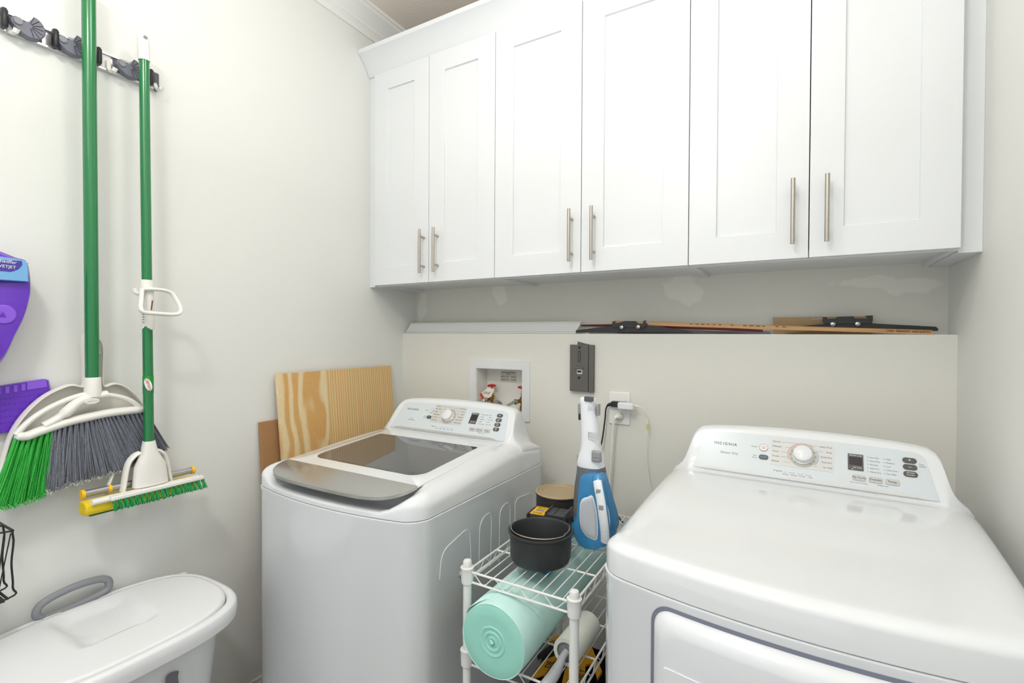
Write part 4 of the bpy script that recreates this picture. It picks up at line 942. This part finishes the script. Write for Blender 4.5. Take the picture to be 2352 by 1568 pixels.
# ---------------------------------------------------------------- sponge mop
XM = .106; XT = .080; XS = .095; XL = .101
t = thing('sponge_mop', 'green-handled sponge mop with scrub brush, right of the broom', 'mop', at(343,1020,0,XM))
part('pole', MB().tube([at(331,138,0,XT), at(342,1020,0,XM)], .0131, 24), green, t)
gt = at(328,80,0,XT); gb_ = at(331,140,0,XT); gpts = [lerp(gt, gb_, k/12) for k in range(13)]
ho = part('hand_grip', MB().tube(gpts, [.011,.0145]+[.0150+.0007*(k % 2) for k in range(11)], 20), whitep, t, smooth=20, label='white textured hand grip')
q = lerp(gt, gb_, .16)+Vector((.0152,0,0)); part('hang_hole', MB().cyl(q-Vector((.004,0,0)), q+Vector((.0003,0,0)), .0055, 16), gray, ho)
sl = MB().tube([at(337,643,0,XS), at(337,652,0,XS), at(340,752,0,XS), at(340,757,0,XS)], [.0158,.0172,.0172,.0160], 24)
slv = part('sliding_sleeve', sl, whitep, t)
dl = [at(x, y, 0, XS+dx) for x, y, dx in ((326,664,.02),(324,690,.035),(323,708,.055),(331,717,.06),(360,720,.06),(395,722,.06),(412,719,.06),(414,708,.055),(405,688,.035),(392,672,.02),(365,665,.018),(326,664,.02))]
part('pull_handle', MB().tube(bez(dl, 5), .0058, 10, flat=((1,0,0),1.6)), whitep, slv)
part('thumb_hook', MB().tube(bez([at(332,672,0,XS), at(319,674,0,XS+.01), at(311,671,0,XS+.012), at(309,662,0,XS+.012)], 5), .0062, 10), whitep, slv)
part('pull_rod', MB().tube([at(350,690,0,XS+.016), at(347,712,0,XS+.016)], .0022, 8), mat('rust_rod', (112,66,48), .5), slv)
nt_ = MB()
for k in range(5): q = at(328,716+k*6,0,XS+.012); nt_.box((q.x,q.y-.0015,q.z-.001),(q.x+.004,q.y+.0015,q.z+.001))
part('sleeve_notches', nt_, inkm, slv)
lb = MB(); la = at(340.1,863,0,XL); lc = at(340.6,903,0,XL)
lbl = part('pole_label', MB().tube([la, lc], .0138, 24, cap=False), mat('bright_green_label', (24,150,52), .35), t)
ov = MB(); EMm = frame(at(340.4,882,0,XL)+Vector((.0139*.92,-.0139*.39,0)), (.39,.92,0), (0,0,1)); EMl = EMm @ Matrix.Rotation(math.radians(-74), 4, 'Z')
plate(ov, EMl, [(.0195*math.cos(a), .0085*math.sin(a)) for a in [2*PI*k/28 for k in range(28)]], -.006, .0006); part('label_oval', ov, whitei, lbl)
tl_ = MB(); tl_.text('LIBMAN', EMl @ Matrix.Translation((0,0,.0009)), .0105, 'CENTER'); part('label_lettering', tl_, mat('orange_red_ink', (206,84,44), .5), lbl)
# head
HY0, HY1 = at(205,1140,0,XM).y, at(450,1085,0,XM).y
hz_ = lambda px, py: at(px, py, 0, XM).z
yk = at(342,1015,0,XM).y; zk = at(342,1015,0,XM).z; zr = .965
nk = MB()
def rr_(cy, z, hy, hx, n=24): return [Vector((XM+hx*(abs(math.sin(a))**.7)*(1 if math.sin(a) > 0 else -1), cy+hy*(abs(math.cos(a))**.8)*(1 if math.cos(a) > 0 else -1), z)) for a in [2*PI*k/n for k in range(n)]]
nk.loft([rr_(yk,zk+.004,.0150,.0155), rr_(yk,zk-.002,.0160,.0165), rr_(yk+.001,zk-.030,.021,.019), rr_(yk+.002,zk-.048,.030,.021), rr_(yk+.003,zk-.068,.040,.022), rr_(yk+.004,zr+.004,.046,.022)])
part('mop_neck', nk, whitep, t, smooth=60)
wg = MB()
for sgn in (-1, 1):
    P = [Vector((XM-.012, yk+sgn*a, z)) for a, z in ((.020,zk-.030),(.034,zk-.036),(.050,zk-.060),(.060,zr+.010),(.062,zr-.002))]
    wg.tube(bez(P, 5), .0065, 10, flat=((1,0,0),2.2))
    P = [Vector((XM-.045, yk+sgn*a-.02, z)) for a, z in ((.020,zk-.045),(.040,zk-.052),(.062,zr+.020),(.070,zr-.010))]
    wg.tube(bez(P, 5), .005, 10, flat=((1,0,0),1.8))
part('linkage_wings', wg, whitep, t, smooth=60)
part('head_bar', MB().tube([(XM+.012,HY0,zr-.006),(XM+.012,HY1,zr-.006)], .0085, 16, flat=((1,0,0),1.4)), whitep, t)
sq = rrect(-.027,.024,-.043,-.004,.017)
part('sponge', MB().loft([[(XM-.010+x, HY0-.012, zr+z) for x, z in sq], [(XM-.010+x, HY1+.004, zr+z) for x, z in sq]]), mat('yellow_sponge', (238,208,40), .9, noise=1, nscale=300, var=.08, vscale=90), t, bevel=.004)
part('squeeze_roller', MB().cyl((XM-.026,HY0-.006,zr+.012),(XM-.026,HY1+.002,zr+.012), .010, 16), mat('galvanised', (176,178,182), .35, metal=.8), t)
for y in (HY0-.006, HY0+.055, HY1+.002): part('roller_end', MB().cyl((XM-.026,y-.004,zr+.012),(XM-.026,y+.004,zr+.012), .0125 if y != HY0+.055 else .0106, 16), yellow, t)
br = MB(); ydir = HY0+.045
for k in range(19):
    y = ydir+(HY1-ydir+.004)*k/18
    for q in range(16):
        a = Vector((XM+.030+random.uniform(-.003,.003), y+random.uniform(-.003,.003), zr-.010)); b = a+Vector((random.uniform(.004,.016), random.uniform(-.003,.006), -.022-random.random()*.006))
        br.tube([a, b], .0013, 4, cap=False)
    br.cyl((XM+.030,y,zr-.004),(XM+.032,y,zr-.018),.0055,8,.0048)
part('brush_bar', MB().box((XM+.018,ydir-.008,zr-.010),(XM+.036,HY1+.008,zr+.002)), whitep, t, bevel=.003)
o = part('brush_bristles', br, mat('green_scrub', (22,142,72), .45, var=.15, vscale=200), t, smooth=0); o['kind'] = 'stuff'
part('green_scrub_edge', MB().box((XM-.030,HY0+.0,zr-.0455),(XM+.004,HY1+.004,zr-.0425)), mat('scrub_pad', (20,110,60), .9, noise=1, nscale=500), t)

# ---------------------------------------------------------------- spray mop at the left edge
t = thing('spray_mop', 'purple spray mop with a blue cleaning bottle, hanging at the left edge', 'mop', (.07,-1.56,1.3))
XW = .062
bo = [(-150,560),(-60,560),(-10,576),(30,592),(58,604),(66,655),(62,690),(50,730),(30,770),(0,828),(-60,880),(-150,890)]
bb = bez(L0(bo, XW)+L0(bo[:1], XW), 4)[:-1]; cb = sum(bb, Vector())/len(bb)
part('mop_body', MB().loft([[lerp(p,cb,.12)-Vector((.03,0,0)) for p in bb], [p-Vector((.018,0,0)) for p in bb], [p+Vector((.014,0,0)) for p in bb], [lerp(p,cb,.08)+Vector((.026,0,0)) for p in bb]]), purple, t, smooth=50)
bt_ = L0([(-140,592),(-60,588),(0,590),(50,598),(61,604),(63,648),(-60,640),(-140,640)], XW+.027)
bz = part('cleaner_bottle', MB().loft([[p-Vector((.006,0,0)) for p in bt_], [p+Vector((.010,0,0)) for p in bt_], [lerp(p, sum(bt_,Vector())/8, .05)+Vector((.014,0,0)) for p in bt_]]), mat('sky_blue_plastic', (120,178,226), .3), t, smooth=50, label='light blue cleaner bottle')
ob_ = L0([(-80,596),(20,598),(50,599),(51,608),(42,618),(25,624),(5,622),(-80,618)], XW+.0412)
pn = part('bottle_label', MB().prism(ob_, (.0008,0,0)), mat('violet_label', (70,60,160), .4), bz)
tt = MB(); TMw = lambda px, py: frame(at(px,py,0,XW+.0424), (0,1,-.04), (0,.04,1))
tt.text('Swiffer', TMw(38,603.5), .0115, 'RIGHT', sh=.2).text('WETJET', TMw(37,614.5), .0100, 'RIGHT'); part('label_lettering', tt, whitei, pn)
pv_ = part('side_button', MB().cyl(at(6,722,0,XW+.02), at(6,722,0,XW+.02)+Vector((.009,0,0)), .024, 28), lpurple, t, bevel=.003)
part('button_arrow', MB().prism([at(x,y,0,XW+.030) for x, y in ((-4,726),(14,728),(7,716))], (.0008,0,0)), purple, pv_)
hd_ = [at(x,y,0,.0140) for x, y in ((-120,908),(0,886),(104,870),(112,873),(117,900),(112,962),(60,985),(0,996),(-120,1010))]; ch = sum(hd_, Vector())/len(hd_)
mh = part('mop_pad_head', MB().loft([[p-Vector((.0125,0,0)) for p in hd_], [p for p in hd_], [lerp(p,ch,.04)+Vector((.004,0,0)) for p in hd_]]), purple, t, smooth=40)
tr = MB()
for x in (-30,-8,12,31,49): tr.prism([at(x,y,0,.0183) for x, y in ((x,890-.16*x),(x+9,889-.16*x),(x+9,904-.16*x),(x,905-.16*x))], (.0012,0,0))
tr.prism([at(x,y,0,.0183) for x, y in ((62,877),(106,871),(108,888),(62,895))], (.0012,0,0))
part('head_grip_pads', tr, lpurple, mh)
dm_ = MB()
for r_ in range(5):
    for c_ in range(11):
        dm_.sphere(at(-20+c_*11, 918+r_*14-.12*(c_*11), 0, .0178), .0034, 8, (.5,1,.8))
part('head_dimples', dm_, purple, mh)
# black wire basket at the left edge
t = thing('wire_basket', 'black wire basket hanging at the lower left edge of the wall', 'basket', (.08,-1.58,.85))
wb_ = MB(); by1 = -1.506
P = lambda y, z, x=.10: Vector((x, y, z))
for x in (.06,.125):
    wb_.tube(bez([P(-1.70,.944,x), P(-1.53,.940,x), P(by1,.925,x), P(by1-.003,.86,x), P(by1-.001,.80,x), P(by1-.012,.775,x), P(-1.70,.765,x)], 5), .0022, 8)
for k in range(5): wb_.tube([P(by1-.004-.012*k,.932,.125), P(by1-.010-.008*k,.775,.06+.016*k)], .0014, 6)
for z, d_ in ((.938,0),(.775,.01)): wb_.cyl((.0,by1-d_,z),(.125,by1-d_,z),.0028,8)
part('basket_wires', wb_, blackp, t)
part('basket_tray', MB().box((.004,-1.70,.768),(.122,-1.520,.774)), blackp, t)
part('hanger_plate', MB().box((0,-1.64,.80),(.004,-1.52,.93)), blackp, t)

# ---------------------------------------------------------------- trash can
canm = mat('can_white', (232,234,236), .35, var=0); 
CXm, CYm = .232, -1.350
def cout(z, hx, hy, p=3.2, n=64):
    out = []
    for k in range(n):
        a = 2*PI*k/n; c, s = math.cos(a), math.sin(a); q = (abs(c)**p+abs(s)**p)**(-1/p); out.append(Vector((CXm+hx*c*q, CYm+hy*s*q, z)))
    return out
t = thing('trash_can', 'white plastic lidded bin with a grey handle against the left wall', 'bin', (CXm,CYm,0))
bd = part('bin_body', MB().loft([cout(0,.125,.165),cout(.03,.13,.175),cout(.56,.168,.228),cout(.60,.180,.240),cout(.624,.183,.243)]), canm, t, smooth=60)
part('rim', MB().loft([cout(.612,.190,.254),cout(.611,.212,.274),cout(.630,.2145,.2765),cout(.648,.2135,.2755),cout(.654,.210,.272),cout(.656,.203,.265),cout(.656,.194,.256),cout(.650,.190,.252),cout(.630,.186,.250)], False), canm, t, smooth=60)
def lidf(hx, hy, dz, n=64):
    R = []
    for p in cout(.655, hx, hy, 2.9, n):
        dx, dy = p.x-CXm, p.y-CYm
        d = .020*(1-sm(.062,.080,abs(dy)))*(1-sm(.048,.066,dx))*sm(-.180,-.120,dx)
        R.append(Vector((p.x, p.y, .6575+dz+.007*(1-(dx/.19)**2)-d)))
    return R
lr_ = [lidf(.190,.254,-.018),lidf(.190,.254,-.008),lidf(.188,.252,-.003)]+[lidf(.186*s_,.250*s_,0) for s_ in (1,.96,.92,.88,.82,.76,.7,.64,.58,.52,.46,.4,.34,.28,.2,.1,.02)]
part('lid', MB().loft(lr_), canm, t, smooth=60)
hl = [Vector((.030,y,z)) for y, z in ((-1.425,.650),(-1.438,.668),(-1.433,.688),(-1.41,.701),(-1.36,.7095),(-1.31,.7075),(-1.284,.697),(-1.279,.678),(-1.290,.664),(-1.34,.655),(-1.40,.650),(-1.425,.650))]
part('carry_handle', MB().tube(bez(hl, 6), .0100, 14), mat('handle_slate', (140,142,148), .5), t, label='grey plastic carry handle')
part('hinge_lug', MB().cyl((.072,-1.100,.640),(.072,-1.100,.6465),.011,16), canm, t)
em = [at(x,y,0,CXm+.1735) for x, y in ((380,1568),(382,1553),(390,1546),(400,1541),(409,1540),(407,1552),(409,1568),(411,1580),(384,1580))]
part('leaf_emblem', MB().prism(em, (.004,0,0)), mat('emblem_slate', (112,112,118), .5), bd, label='grey leaf-shaped emblem')
